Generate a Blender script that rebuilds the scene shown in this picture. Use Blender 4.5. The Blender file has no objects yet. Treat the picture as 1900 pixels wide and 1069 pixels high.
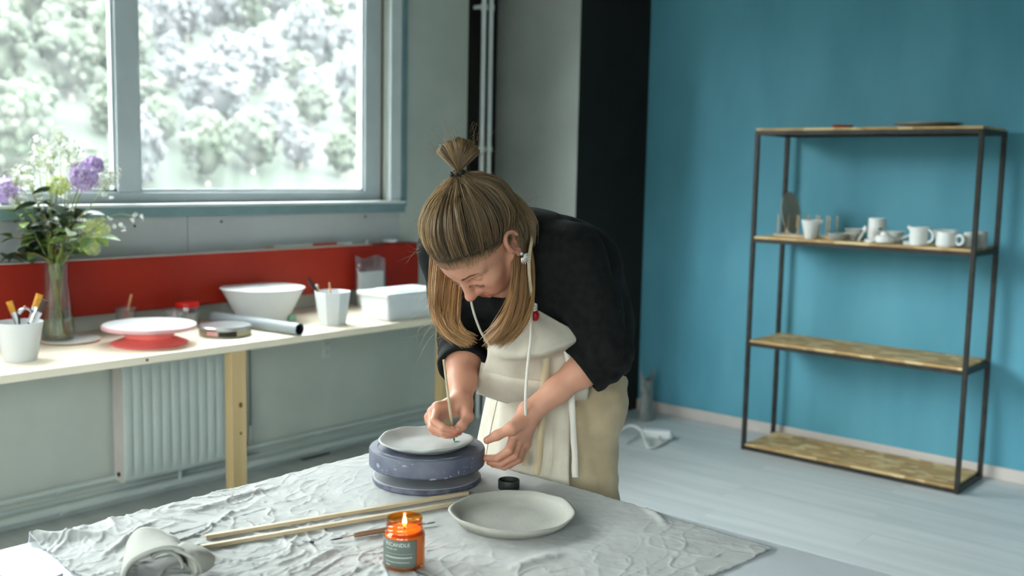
import bpy, bmesh, math, random
import numpy as np
from mathutils import Vector, Matrix
random.seed(7); RNG = np.random.default_rng(7)
S = bpy.context.scene
C = S.collection
PI = math.pi
# ------------------------------------------------------------------ camera
MW = np.array([[0.6549, -0.0724, 0.7523], [-0.7553, -0.0889, 0.6493], [0.0199, -0.9934, -0.1130]])  # world axes (rows) in camera axes (right, down, forward)
_q, _ = np.linalg.qr(MW.T); _q = _q.T
MW = np.array([_q[i] * np.sign(_q[i] @ MW[i]) for i in range(3)])
FPX, CX, CY = 1917.2, 950.0, 534.5
CAM = np.array([0.0, 0.0, 1.40])
cam_d = bpy.data.cameras.new('camera'); cam = bpy.data.objects.new('camera', cam_d); C.objects.link(cam)
r_, d_, f_ = MW[:, 0], MW[:, 1], MW[:, 2]
cam.matrix_world = Matrix(((r_[0], -d_[0], -f_[0], CAM[0]), (r_[1], -d_[1], -f_[1], CAM[1]), (r_[2], -d_[2], -f_[2], CAM[2]), (0, 0, 0, 1)))
cam_d.sensor_width = 36.0; cam_d.lens = FPX / 1900 * 36; cam_d.clip_end = 900
cam_d.dof.use_dof = True; cam_d.dof.focus_distance = 2.15; cam_d.dof.aperture_fstop = 3.2
S.camera = cam
# ------------------------------------------------------------------ light
SKY = 27.0
w = bpy.data.worlds.new('overcast_sky'); S.world = w; w.use_nodes = True
bg = w.node_tree.nodes['Background']; bg.inputs['Color'].default_value = (0.93, 0.975, 1.0, 1); bg.inputs['Strength'].default_value = SKY
S.view_settings.view_transform = 'Standard'; S.view_settings.look = 'None'
S.view_settings.exposure = 0.0; S.view_settings.gamma = 1.0; S.view_settings.use_curve_mapping = False
S.cycles.max_bounces = 10; S.cycles.diffuse_bounces = 6; S.cycles.glossy_bounces = 4; S.cycles.transmission_bounces = 8; S.cycles.transparent_max_bounces = 24
S.cycles.sample_clamp_indirect = 6.0; S.cycles.caustics_refractive = False; S.cycles.caustics_reflective = False
def portal(name, loc, sx, sy, direction):
    d = bpy.data.lights.new(name, 'AREA'); d.shape = 'RECTANGLE'; d.size = sx; d.size_y = sy; d.cycles.is_portal = True
    o = bpy.data.objects.new(name, d); C.objects.link(o); o.location = loc
    o.rotation_euler = Vector(direction).to_track_quat('-Z', 'Z').to_euler()
XB, YW, XL, YN, ZC = 5.10, 3.935, -3.6, -3.4, 2.95      # blue wall, window wall, far left wall, near wall, ceiling
WINS = [(-3.2, -1.45), (-1.15, 0.6), (0.9, 3.575)]        # openings along the window wall
WZ0, WZ1 = 1.235, 2.72
for i, (a, b) in enumerate(WINS): portal('window_portal', ((a + b) / 2, YW + .03, (WZ0 + WZ1) / 2), b - a, WZ1 - WZ0, (0, -1, 0))
FILL_LW = [(-2.7, -0.9), (-0.6, 0.9)]                          # unseen windows added for fill light, wall far left of the camera
for a, b in FILL_LW: portal('window_portal', (XL - .03, (a + b) / 2, (WZ0 + WZ1) / 2), b - a, WZ1 - WZ0, (1, 0, 0))
FILL_NW = [(-2.6, -1.5)]                                       # unseen window added for fill light, wall behind the camera
for a, b in FILL_NW: portal('window_portal', ((a + b) / 2, YN - .03, (WZ0 + WZ1) / 2), b - a, WZ1 - WZ0, (0, 1, 0))
# ------------------------------------------------------------------ geometry helpers
def at(px, py, zc):
    return CAM + MW @ np.array([(px - CX) / FPX * zc, (py - CY) / FPX * zc, zc])
def plane(px, py, ax, val):
    d = MW @ np.array([px - CX, py - CY, FPX]); return CAM + d * ((val - CAM[ax]) / d[ax])
def depth(p): return float((MW.T @ (np.array(p) - CAM))[2])
def V3(*a): return np.array(a, float)
def lin(r, g=None, b=None):
    if g is None: r, g, b = r
    return tuple(((c / 255) / 12.92 if c / 255 <= .04045 else ((c / 255 + .055) / 1.055) ** 2.4) for c in (r, g, b))
class MB:
    """collects vertices and faces of ONE mesh"""
    def __init__(s): s.v = []; s.f = []
    def add(s, v, f):
        n = len(s.v); s.v += [tuple(map(float, p)) for p in v]; s.f += [tuple(i + n for i in q) for q in f]; return s
    def box(s, x0, x1, y0, y1, z0, z1):
        v = [(x, y, z) for z in (z0, z1) for y in (y0, y1) for x in (x0, x1)]
        return s.add(v, [(0, 2, 3, 1), (4, 5, 7, 6), (0, 1, 5, 4), (2, 6, 7, 3), (0, 4, 6, 2), (1, 3, 7, 5)])
    def cbox(s, cx, cy, cz, sx, sy, sz): return s.box(cx - sx / 2, cx + sx / 2, cy - sy / 2, cy + sy / 2, cz - sz / 2, cz + sz / 2)
    def lathe(s, prof, n=32, c=(0, 0, 0), wob=None, sx=1, sy=1):
        v = []; f = []; m = len(prof)
        for i in range(n):
            a = 2 * PI * i / n
            for j, (r, z) in enumerate(prof):
                k = 1 if wob is None else wob(a, j)
                v.append((c[0] + r * k * math.cos(a) * sx, c[1] + r * k * math.sin(a) * sy, c[2] + z))
        for i in range(n):
            for j in range(m - 1):
                p, q = i * m + j, ((i + 1) % n) * m + j
                f.append((p, q, q + 1, p + 1))
        n0 = len(s.v); s.add(v, f)
        if prof[0][0] > 1e-6: s.f.append(tuple(n0 + i * m for i in range(n))[::-1])
        if prof[-1][0] > 1e-6: s.f.append(tuple(n0 + i * m + m - 1 for i in range(n)))
        return s
    def tube(s, pts, r, n=8, cap=True, flat=1.0, up=None):
        pts = [np.array(p, float) for p in pts]; m = len(pts); rr = [r] * m if np.isscalar(r) else list(r)
        v = []; f = []; prev = None
        for i in range(m):
            t = pts[min(i + 1, m - 1)] - pts[max(i - 1, 0)]; t = t / (np.linalg.norm(t) + 1e-12)
            if prev is None:
                u = np.array(up if up is not None else ((0, 0, 1) if abs(t[2]) < .9 else (1, 0, 0)), float)
            else: u = prev
            u = u - t * (u @ t); u /= np.linalg.norm(u) + 1e-12; w_ = np.cross(t, u); prev = u
            for k in range(n):
                a = 2 * PI * k / n
                v.append(pts[i] + rr[i] * (math.cos(a) * u * flat + math.sin(a) * w_))
        for i in range(m - 1):
            for k in range(n):
                a, b = i * n + k, i * n + (k + 1) % n
                f.append((a, b, b + n, a + n))
        if cap: f.append(tuple(range(n))[::-1]); f.append(tuple((m - 1) * n + k for k in range(n)))
        return s.add(v, f)
    def grid(s, G, wrap=False):
        G = np.asarray(G); a, b = G.shape[:2]; f = []
        for i in range(a - 1):
            for j in range(b - 1 if not wrap else b):
                j2 = (j + 1) % b; f.append((i * b + j, i * b + j2, (i + 1) * b + j2, (i + 1) * b + j))
        return s.add(G.reshape(-1, 3), f)
    def blob(s, c, r, seg=12, rings=8, n=0., seed=0):
        rg = np.random.default_rng(seed); ph = rg.uniform(0, 6.28, 6); v = []; f = []
        r = (r, r, r) if np.isscalar(r) else r
        for i in range(rings + 1):
            th = PI * i / rings
            for k in range(seg):
                a = 2 * PI * k / seg; d = np.array([math.sin(th) * math.cos(a), math.sin(th) * math.sin(a), math.cos(th)])
                q = 1 + n * (math.sin(3 * d[0] + ph[0]) + math.sin(4 * d[1] + ph[1]) + math.sin(5 * d[2] + ph[2]) + .6 * math.sin(9 * d[0] + 8 * d[2] + ph[3]))
                v.append(np.array(c) + d * np.array(r) * q)
        for i in range(rings):
            for k in range(seg): a, b = i * seg + k, i * seg + (k + 1) % seg; f.append((a, a + seg, b + seg, b))
        return s.add(v, f)
    def build(s, name, m=None, parent=None, smooth=True, bevel=0, sub=0, solid=0, angle=35):
        me = bpy.data.meshes.new(name); me.from_pydata(s.v, [], s.f); me.update()
        return finish(name, me, m, parent, smooth, bevel, sub, solid, angle)
def finish(name, me, m, parent, smooth=True, bevel=0, sub=0, solid=0, angle=35):
    if smooth:
        me.polygons.foreach_set('use_smooth', [True] * len(me.polygons))
        if angle < 180 and not sub: me.set_sharp_from_angle(angle=math.radians(angle))
    o = bpy.data.objects.new(name, me); C.objects.link(o)
    if m is not None: me.materials.append(m)
    if solid:
        md = o.modifiers.new('thickness', 'SOLIDIFY'); md.thickness = solid; md.offset = 0
    if bevel:
        md = o.modifiers.new('bevel', 'BEVEL'); md.width = bevel; md.segments = 2; md.limit_method = 'ANGLE'
    if sub:
        md = o.modifiers.new('subdivision', 'SUBSURF'); md.levels = sub; md.render_levels = sub
    if parent is not None: o.parent = parent
    return o
def thing(name, label, cat, loc=(0, 0, 0), group=None, rz=0):
    o = bpy.data.objects.new(name, None); C.objects.link(o); o.empty_display_size = .05
    o.location = tuple(map(float, loc)); o.rotation_euler = (0, 0, rz); o['label'] = label; o['category'] = cat
    if group: o['group'] = group
    return o
def tag(o, label, cat, group=None, kind=None):
    o['label'] = label; o['category'] = cat
    if group: o['group'] = group
    if kind: o['kind'] = kind
    return o
def struct(o, label=None, cat=None):
    o['kind'] = 'structure'
    if label: o['label'] = label
    if cat: o['category'] = cat
    return o
def dup(root, loc, rz=0, label=None, scale=None):
    r = root.copy(); C.objects.link(r); r.location = tuple(map(float, loc)); r.rotation_euler = (0, 0, rz)
    if label: r['label'] = label
    if scale: r.scale = (scale,) * 3
    for ch in list(root.children):
        c = ch.copy(); C.objects.link(c); c.parent = r
        for g in list(ch.children): d = g.copy(); C.objects.link(d); d.parent = c
    return r
def fmesh(name, Vt, Q):
    """fast quad or triangle mesh from arrays"""
    k = Q.shape[1]; me = bpy.data.meshes.new(name)
    me.vertices.add(len(Vt)); me.vertices.foreach_set('co', np.ascontiguousarray(Vt, dtype=np.float32).ravel())
    me.loops.add(Q.size); me.loops.foreach_set('vertex_index', np.ascontiguousarray(Q, dtype=np.int32).ravel())
    me.polygons.add(len(Q)); me.polygons.foreach_set('loop_start', np.arange(0, Q.size, k, dtype=np.int32))
    me.update(calc_edges=True); me.validate(); return me
def fattr(me, name, vals):
    a = me.attributes.new(name, 'FLOAT', 'POINT'); a.data.foreach_set('value', np.ascontiguousarray(vals, dtype=np.float32))
def spline(pts, n):
    """Catmull-Rom through the points"""
    P = [np.array(p, float) for p in pts]; P = [2 * P[0] - P[1]] + P + [2 * P[-1] - P[-2]]; m = len(P) - 3; out = []
    for i in range(n):
        u = i / (n - 1) * m; k = min(int(u), m - 1); t = u - k; a, b, c, d = P[k:k + 4]
        out.append(.5 * ((2 * b) + (-a + c) * t + (2 * a - 5 * b + 4 * c - d) * t * t + (-a + 3 * b - 3 * c + d) * t ** 3))
    return out
def hashf(ix, iy, iz, seed=0):
    h = (ix.astype(np.int64) * 374761393 + iy.astype(np.int64) * 668265263 + iz.astype(np.int64) * 2147483647 + seed * 1274126177) & 0xffffffff
    h = ((h ^ (h >> 13)) * 1274126177) & 0xffffffff
    return ((h ^ (h >> 16)) & 0xffff) / 65535.0 * 2 - 1
def noise(x, y, z=None, seed=0):
    """smooth value noise, -1..1"""
    x = np.asarray(x, float); y = np.asarray(y, float); z = np.zeros_like(x) if z is None else np.asarray(z, float)
    ix, iy, iz = np.floor(x), np.floor(y), np.floor(z); fx, fy, fz = x - ix, y - iy, z - iz
    s = lambda t: t * t * t * (t * (t * 6 - 15) + 10); fx, fy, fz = s(fx), s(fy), s(fz); r = 0
    for a in (0, 1):
        for b in (0, 1):
            for c in (0, 1):
                r = r + hashf(ix + a, iy + b, iz + c, seed) * (fx if a else 1 - fx) * (fy if b else 1 - fy) * (fz if c else 1 - fz)
    return r
# ------------------------------------------------------------------ signed distance modelling (one continuous surface)
def surface_nets(d, o, h):
    s = d < 0; nx, ny, nz = d.shape
    cnt = sum(s[a:nx - 1 + a, b:ny - 1 + b, c:nz - 1 + c].astype(np.int8) for a in (0, 1) for b in (0, 1) for c in (0, 1))
    cells = np.argwhere((cnt > 0) & (cnt < 8)); idx = -np.ones((nx - 1, ny - 1, nz - 1), np.int64); idx[tuple(cells.T)] = np.arange(len(cells))
    acc = np.zeros((len(cells), 3)); n = np.zeros(len(cells))
    for ax in range(3):
        e = np.zeros(3, int); e[ax] = 1; o1, o2 = [i for i in range(3) if i != ax]
        for p in (0, 1):
            for q in (0, 1):
                a = np.zeros(3, int); a[o1] = p; a[o2] = q
                da = d[tuple((cells + a).T)]; db = d[tuple((cells + a + e).T)]; cr = (da < 0) != (db < 0)
                t = np.where(cr, da / np.where(cr, da - db, 1), 0)
                acc += (a + t[:, None] * e) * cr[:, None]; n += cr
    Vt = (cells + acc / n[:, None]) * h + o; Q = []
    for ax in range(3):
        o1, o2 = (ax + 1) % 3, (ax + 2) % 3
        sl0 = [slice(None)] * 3; sl1 = [slice(None)] * 3; sl0[ax] = slice(0, -1); sl1[ax] = slice(1, None)
        ed = np.argwhere(s[tuple(sl0)] != s[tuple(sl1)])
        ed = ed[(ed[:, o1] > 0) & (ed[:, o2] > 0) & (ed[:, o1] < d.shape[o1] - 1) & (ed[:, o2] < d.shape[o2] - 1)]
        e1 = np.zeros(3, int); e1[o1] = 1; e2 = np.zeros(3, int); e2[o2] = 1
        q = np.stack([idx[tuple(x.T)] for x in (ed - e1 - e2, ed - e2, ed, ed - e1)], 1)
        fl = ~s[tuple(ed.T)]; q[fl] = q[fl][:, ::-1]; Q.append(q)
    return Vt, np.concatenate(Q)
class SDF:
    def __init__(s, lo, hi, h):
        s.lo = np.array(lo, float); s.h = h; s.n = np.ceil((np.array(hi) - s.lo) / h).astype(int) + 1
        s.d = np.full(s.n, 1.0, np.float32)
    def _win(s, lo, hi):
        a = np.maximum(((np.array(lo) - s.lo) / s.h).astype(int), 0); b = np.minimum(((np.array(hi) - s.lo) / s.h).astype(int) + 2, s.n)
        if np.any(b <= a): return None
        sl = tuple(slice(i, j) for i, j in zip(a, b))
        g = np.meshgrid(*[s.lo[i] + s.h * np.arange(a[i], b[i]) for i in range(3)], indexing='ij', sparse=True)
        return sl, g
    def _mix(s, sl, e, k, sub=False):
        d = s.d[sl]
        if sub:
            if k > 0: hh = np.clip(.5 - .5 * (d + e) / k, 0, 1); s.d[sl] = d * (1 - hh) - e * hh + k * hh * (1 - hh)
            else: s.d[sl] = np.maximum(d, -e)
        elif k > 0: hh = np.clip(.5 + .5 * (e - d) / k, 0, 1); s.d[sl] = e * (1 - hh) + d * hh - k * hh * (1 - hh)
        else: s.d[sl] = np.minimum(d, e)
    def rc(s, a, b, ra, rb=None, k=.01, sub=False):
        a = np.array(a, float); b = np.array(b, float); rb = ra if rb is None else rb; m = max(ra, rb) + k * 2 + s.h * 3
        wn = s._win(np.minimum(a, b) - m, np.maximum(a, b) + m)
        if wn is None: return s
        sl, (X, Y, Z) = wn; ab = b - a; L = ab @ ab + 1e-12
        t = np.clip(((X - a[0]) * ab[0] + (Y - a[1]) * ab[1] + (Z - a[2]) * ab[2]) / L, 0, 1)
        e = np.sqrt((X - a[0] - t * ab[0]) ** 2 + (Y - a[1] - t * ab[1]) ** 2 + (Z - a[2] - t * ab[2]) ** 2) - (ra + (rb - ra) * t)
        s._mix(sl, e, k, sub); return s
    def chain(s, pts, rs, k=.01):
        for i in range(len(pts) - 1): s.rc(pts[i], pts[i + 1], rs[i], rs[i + 1], k)
        return s
    def ell(s, c, r, k=.01, R=None, sub=False):
        c = np.array(c, float); r = np.array(r, float); m = max(r) + k * 2 + s.h * 3
        wn = s._win(c - m, c + m)
        if wn is None: return s
        sl, (X, Y, Z) = wn; X, Y, Z = X - c[0], Y - c[1], Z - c[2]
        if R is not None: X, Y, Z = (X * R[0][0] + Y * R[0][1] + Z * R[0][2]), (X * R[1][0] + Y * R[1][1] + Z * R[1][2]), (X * R[2][0] + Y * R[2][1] + Z * R[2][2])
        k0 = np.sqrt((X / r[0]) ** 2 + (Y / r[1]) ** 2 + (Z / r[2]) ** 2); k1 = np.sqrt((X / r[0] ** 2) ** 2 + (Y / r[1] ** 2) ** 2 + (Z / r[2] ** 2) ** 2) + 1e-9
        s._mix(sl, k0 * (k0 - 1) / k1, k, sub); return s
    def mesh(s): return surface_nets(s.d, s.lo, s.h)
# ------------------------------------------------------------------ materials (all procedural)
def _nt(name):
    m = bpy.data.materials.new(name); m.use_nodes = True; nt = m.node_tree
    return m, nt, nt.nodes['Principled BSDF'], nt.nodes, nt.links
def mat(name, col, rough=.6, metal=0, var=.08, vs=6, bump=0, bs=80, spec=.4, stretch=(1, 1, 1), sss=0, trans=0, ior=1.45, col2=None, lo=.4, hi=.6, coat=0, detail=4):
    m, nt, p, N, L = _nt(name)
    tc = N.new('ShaderNodeTexCoord'); mp = N.new('ShaderNodeMapping'); mp.inputs['Scale'].default_value = stretch; L.new(tc.outputs['Object'], mp.inputs['Vector'])
    nz = N.new('ShaderNodeTexNoise'); nz.inputs['Scale'].default_value = vs; nz.inputs['Detail'].default_value = detail; L.new(mp.outputs[0], nz.inputs['Vector'])
    rp = N.new('ShaderNodeValToRGB'); L.new(nz.outputs['Fac'], rp.inputs['Fac'])
    a = col if col2 is not None else tuple(c * (1 - var) for c in col); b = col2 if col2 is not None else tuple(min(1, c * (1 + var)) for c in col)
    rp.color_ramp.elements[0].position = lo; rp.color_ramp.elements[1].position = hi
    rp.color_ramp.elements[0].color = (*a, 1); rp.color_ramp.elements[1].color = (*b, 1); L.new(rp.outputs[0], p.inputs['Base Color'])
    p.inputs['Roughness'].default_value = rough; p.inputs['Metallic'].default_value = metal; p.inputs['Specular IOR Level'].default_value = spec
    p.inputs['IOR'].default_value = ior; p.inputs['Transmission Weight'].default_value = trans; p.inputs['Coat Weight'].default_value = coat
    if sss: p.inputs['Subsurface Weight'].default_value = sss; p.inputs['Subsurface Radius'].default_value = (.012, .005, .003); p.inputs['Subsurface Scale'].default_value = 1.0
    if bump:
        n2 = N.new('ShaderNodeTexNoise'); n2.inputs['Scale'].default_value = bs; n2.inputs['Detail'].default_value = 5; L.new(mp.outputs[0], n2.inputs['Vector'])
        bp = N.new('ShaderNodeBump'); bp.inputs['Strength'].default_value = bump; bp.inputs['Distance'].default_value = .004; L.new(n2.outputs['Fac'], bp.inputs['Height']); L.new(bp.outputs[0], p.inputs['Normal'])
    return m
def glass(name, tint=(1, 1, 1), refl=.08, haze=0.0, rough=.02):
    """thin clear sheet: lets light straight through, mirrors a little"""
    m, nt, p, N, L = _nt(name); N.remove(p); out = N['Material Output']
    t = N.new('ShaderNodeBsdfTransparent'); t.inputs[0].default_value = (*tint, 1); g = N.new('ShaderNodeBsdfGlossy'); g.inputs['Roughness'].default_value = rough
    fr = N.new('ShaderNodeLayerWeight'); mx = N.new('ShaderNodeMixShader'); pw_ = N.new('ShaderNodeMath'); pw_.operation = 'POWER'; pw_.inputs[1].default_value = 5; ml = N.new('ShaderNodeMath'); ml.operation = 'MULTIPLY_ADD'; ml.inputs[1].default_value = .9; ml.inputs[2].default_value = refl
    L.new(fr.outputs['Facing'], pw_.inputs[0]); L.new(pw_.outputs[0], ml.inputs[0]); ml.use_clamp = True; L.new(ml.outputs[0], mx.inputs[0]); L.new(t.outputs[0], mx.inputs[1]); L.new(g.outputs[0], mx.inputs[2]); src = mx
    if haze:  # milky veil mixed over the clear sheet
        tc = N.new('ShaderNodeTexCoord'); mp = N.new('ShaderNodeMapping'); mp.inputs['Scale'].default_value = (6, 6, .5); L.new(tc.outputs['Object'], mp.inputs[0])
        nz = N.new('ShaderNodeTexNoise'); nz.inputs['Scale'].default_value = 3; L.new(mp.outputs[0], nz.inputs[0]); m2 = N.new('ShaderNodeMath'); m2.operation = 'MULTIPLY'; m2.inputs[1].default_value = haze * 2; L.new(nz.outputs['Fac'], m2.inputs[0])
        tr = N.new('ShaderNodeBsdfTranslucent'); tr.inputs[0].default_value = (.95, .97, 1, 1); mx2 = N.new('ShaderNodeMixShader'); L.new(m2.outputs[0], mx2.inputs[0]); L.new(mx.outputs[0], mx2.inputs[1]); L.new(tr.outputs[0], mx2.inputs[2]); src = mx2
    L.new(src.outputs[0], out.inputs[0]); return m
def wood(name, a, b, rough=.55, axis=0, scale=9, rnd=False):
    m, nt, p, N, L = _nt(name); tc = N.new('ShaderNodeTexCoord'); mp = N.new('ShaderNodeMapping')
    st = [scale] * 3; st[axis] = scale * .07; mp.inputs['Scale'].default_value = st; L.new(tc.outputs['Object'], mp.inputs[0])
    if rnd:
        oi = N.new('ShaderNodeObjectInfo'); ml = N.new('ShaderNodeVectorMath'); ml.operation = 'SCALE'; cb = N.new('ShaderNodeCombineXYZ')
        for i in range(3): L.new(oi.outputs['Random'], cb.inputs[i])
        L.new(cb.outputs[0], ml.inputs[0]); ml.inputs['Scale'].default_value = 37.0; L.new(ml.outputs[0], mp.inputs['Location'])
    nz = N.new('ShaderNodeTexNoise'); nz.inputs['Scale'].default_value = 1.6; nz.inputs['Detail'].default_value = 7; nz.inputs['Distortion'].default_value = .6; L.new(mp.outputs[0], nz.inputs[0])
    rp = N.new('ShaderNodeValToRGB'); rp.color_ramp.elements[0].position = .32; rp.color_ramp.elements[1].position = .68; rp.color_ramp.elements[0].color = (*a, 1); rp.color_ramp.elements[1].color = (*b, 1)
    L.new(nz.outputs['Fac'], rp.inputs[0]); L.new(rp.outputs[0], p.inputs['Base Color']); p.inputs['Roughness'].default_value = rough
    bp = N.new('ShaderNodeBump'); bp.inputs['Strength'].default_value = .15; bp.inputs['Distance'].default_value = .002; L.new(nz.outputs['Fac'], bp.inputs['Height']); L.new(bp.outputs[0], p.inputs['Normal'])
    return m
def osb(name):
    m, nt, p, N, L = _nt(name); tc = N.new('ShaderNodeTexCoord'); mp = N.new('ShaderNodeMapping'); mp.inputs['Scale'].default_value = (48, 24, 48); L.new(tc.outputs['Object'], mp.inputs[0])
    nz = N.new('ShaderNodeTexNoise'); nz.inputs['Scale'].default_value = 1.2; L.new(mp.outputs[0], nz.inputs[0]); mx = N.new('ShaderNodeMix'); mx.data_type = 'RGBA'; mx.inputs[0].default_value = .35; L.new(mp.outputs[0], mx.inputs[6]); L.new(nz.outputs['Color'], mx.inputs[7])
    vo = N.new('ShaderNodeTexVoronoi'); vo.inputs['Scale'].default_value = 1.0; L.new(mx.outputs[2], vo.inputs['Vector'])
    sp = N.new('ShaderNodeSeparateColor'); L.new(vo.outputs['Color'], sp.inputs[0]); rp = N.new('ShaderNodeValToRGB'); e = rp.color_ramp.elements
    e[0].color = (*lin(166, 134, 86), 1); e[1].color = (*lin(226, 200, 150), 1); e.new(.5).color = (*lin(190, 152, 96), 1); L.new(sp.outputs[0], rp.inputs[0]); L.new(rp.outputs[0], p.inputs['Base Color'])
    p.inputs['Roughness'].default_value = .6; return m
def linen(name, a, b, sc=900, bump=.25):
    m, nt, p, N, L = _nt(name); tc = N.new('ShaderNodeTexCoord')
    nz = N.new('ShaderNodeTexNoise'); nz.inputs['Scale'].default_value = 14; nz.inputs['Detail'].default_value = 6; L.new(tc.outputs['Object'], nz.inputs[0])
    rp = N.new('ShaderNodeValToRGB'); rp.color_ramp.elements[0].position = .35; rp.color_ramp.elements[1].position = .65; rp.color_ramp.elements[0].color = (*a, 1); rp.color_ramp.elements[1].color = (*b, 1); L.new(nz.outputs['Fac'], rp.inputs[0]); L.new(rp.outputs[0], p.inputs['Base Color'])
    mp = N.new('ShaderNodeMapping'); mp.inputs['Scale'].default_value = (1, 1, .35); L.new(tc.outputs['Object'], mp.inputs[0]); n2 = N.new('ShaderNodeTexNoise'); n2.inputs['Scale'].default_value = sc; n2.inputs['Detail'].default_value = 2; L.new(mp.outputs[0], n2.inputs[0])
    bp = N.new('ShaderNodeBump'); bp.inputs['Strength'].default_value = bump; bp.inputs['Distance'].default_value = .002; L.new(n2.outputs['Fac'], bp.inputs['Height']); L.new(bp.outputs[0], p.inputs['Normal'])
    p.inputs['Roughness'].default_value = .85; p.inputs['Specular IOR Level'].default_value = .2; p.inputs['Sheen Weight'].default_value = .15; return m
def attr_mat(name, stops, attr, rough, spec=.4, sss=0, aniso=0):
    m, nt, p, N, L = _nt(name); a = N.new('ShaderNodeAttribute'); a.attribute_name = attr; rp = N.new('ShaderNodeValToRGB'); e = rp.color_ramp.elements
    e[0].position, e[0].color = stops[0][0], (*stops[0][1], 1); e[1].position, e[1].color = stops[-1][0], (*stops[-1][1], 1)
    for q, c in stops[1:-1]: e.new(q).color = (*c, 1)
    L.new(a.outputs['Fac'], rp.inputs[0]); L.new(rp.outputs[0], p.inputs['Base Color']); p.inputs['Roughness'].default_value = rough; p.inputs['Specular IOR Level'].default_value = spec
    if sss: p.inputs['Subsurface Weight'].default_value = sss; p.inputs['Subsurface Radius'].default_value = (.010, .004, .002); p.inputs['Subsurface Scale'].default_value = 1.0
    return m
def emit(name, col, s):
    m, nt, p, N, L = _nt(name); p.inputs['Emission Color'].default_value = (*col, 1); p.inputs['Emission Strength'].default_value = s; p.inputs['Base Color'].default_value = (*col, 1); return m
M = {}
M['wall'] = mat('grey_wall_paint', lin(196, 202, 194), .75, var=.05, vs=2.5, bump=.06, bs=120)
M['panel'] = mat('grey_metal_panel', lin(196, 196, 196), .42, var=.05, vs=3, metal=.1)
M['blue'] = mat('blue_wall_paint', lin(84, 150, 170), .62, col2=lin(96, 162, 182), vs=2.2, bump=.12, bs=45, stretch=(1, 1, .35))
M['black'] = mat('black_wall_paint', lin(26, 27, 25), .8, var=.15, vs=3)
M['column'] = mat('grey_column_paint', lin(146, 150, 146), .75, var=.06, vs=3, bump=.05)
M['ceil'] = mat('ceiling_paint', lin(166, 168, 166), .9, var=.02)
M['base'] = mat('baseboard_paint', lin(205, 196, 190), .6, var=.04)
M['floor'] = wood('whitewashed_laminate', lin(190, 194, 194), lin(210, 213, 213), .4, axis=1, scale=7, rnd=True)
M['under'] = mat('subfloor', lin(120, 126, 126), .8)
M['frame'] = mat('window_frame_paint', lin(200, 208, 211), .45, var=.03)
M['teal'] = mat('teal_sill_paint', lin(120, 146, 150), .5, var=.06, vs=9)
M['screw'] = mat('dark_screw', lin(50, 50, 50), .5, metal=.5)
M['gasket'] = mat('brown_gasket', lin(92, 80, 66), .8)
M['pane'] = glass('window_glass', (.97, .99, .98), .04, .018)  # slight translucent veil added to wash out the view like haze
M['red'] = mat('red_beam_paint', lin(150, 34, 20), .5, col2=lin(160, 42, 24), vs=2, spec=.3)
M['pipe'] = mat('white_pipe_paint', lin(222, 228, 228), .4, var=.03)
M['rad'] = mat('radiator_enamel', lin(196, 206, 202), .4, var=.02)
M['pine'] = wood('pine_board', lin(242, 228, 202), lin(250, 240, 220), .5, axis=0, scale=8)
M['pinez'] = wood('pine_post', lin(190, 160, 112), lin(214, 188, 140), .55, axis=2, scale=9)
M['knot'] = mat('pine_knot', lin(104, 70, 40), .6)
M['steel'] = mat('black_steel', lin(52, 50, 46), .5, metal=.3, var=.2, vs=20)
M['osb'] = osb('strand_board')
M['white'] = mat('white_plastic', lin(232, 235, 236), .35, var=.02, sss=.0)
M['milky'] = mat('milky_plastic', lin(246, 248, 249), .38, var=.02)
def translucent(m, col, k):
    nt = m.node_tree; N, L = nt.nodes, nt.links; p = N['Principled BSDF']; t = N.new('ShaderNodeBsdfTranslucent'); t.inputs[0].default_value = (*col, 1); x = N.new('ShaderNodeMixShader'); x.inputs[0].default_value = k
    L.new(p.outputs[0], x.inputs[1]); L.new(t.outputs[0], x.inputs[2]); L.new(x.outputs[0], N['Material Output'].inputs[0])
translucent(M['milky'], lin(246, 248, 250), .15); M['pot'] = mat('thin_white_plastic', lin(232, 235, 236), .38, var=.02); translucent(M['pot'], lin(238, 240, 242), .08)
M['ceramic'] = mat('white_ceramic', lin(226, 227, 224), .4, var=.03, vs=12)
M['clay'] = mat('grey_clay', lin(162, 162, 153), .8, var=.05, vs=16, bump=.15, bs=180)
M['claylt'] = mat('pale_grey_clay', lin(164, 167, 163), .75, var=.05, vs=16, bump=.12, bs=160)
M['wheel'] = mat('blue_grey_wheel', lin(80, 84, 100), .55, col2=lin(100, 104, 118), vs=14, bump=.1, bs=60)
M['wheelmark'] = mat('dried_clay_smear', lin(142, 146, 156), .9, var=.06, vs=40)
M['wheelbase'] = mat('dusty_wheel_base', lin(128, 131, 138), .75, col2=lin(150, 152, 152), vs=9, lo=.35, hi=.7)
M['baserim'] = mat('wheel_base_rim', lin(66, 68, 84), .6, col2=lin(96, 98, 112), vs=40)
M['cloth'] = linen('cotton_canvas', lin(164, 166, 163), lin(178, 180, 177), 700, .2)
M['tablew'] = mat('white_table_top', lin(206, 210, 214), .35, var=.015)
M['stick'] = wood('birch_stick', lin(178, 160, 128), lin(204, 188, 158), .6, axis=0, scale=20)
M['walnut'] = wood('brown_tool_handle', lin(118, 92, 70), lin(150, 120, 94), .5, axis=0, scale=40)
M['amber'] = None
M['label'] = mat('grey_green_paper_label', lin(96, 104, 96), .6, var=.03)
M['print'] = mat('pale_print', lin(196, 204, 200), .6)
M['wax'] = mat('candle_wax', lin(236, 170, 86), .5, sss=.3, var=.03)
M['flame'] = emit('flame', (1.0, .78, .42), 9)
M['wick'] = mat('burnt_wick', lin(30, 24, 20), .9)
M['cap'] = mat('black_jar_lid', lin(44, 48, 46), .5, var=.1)
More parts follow.
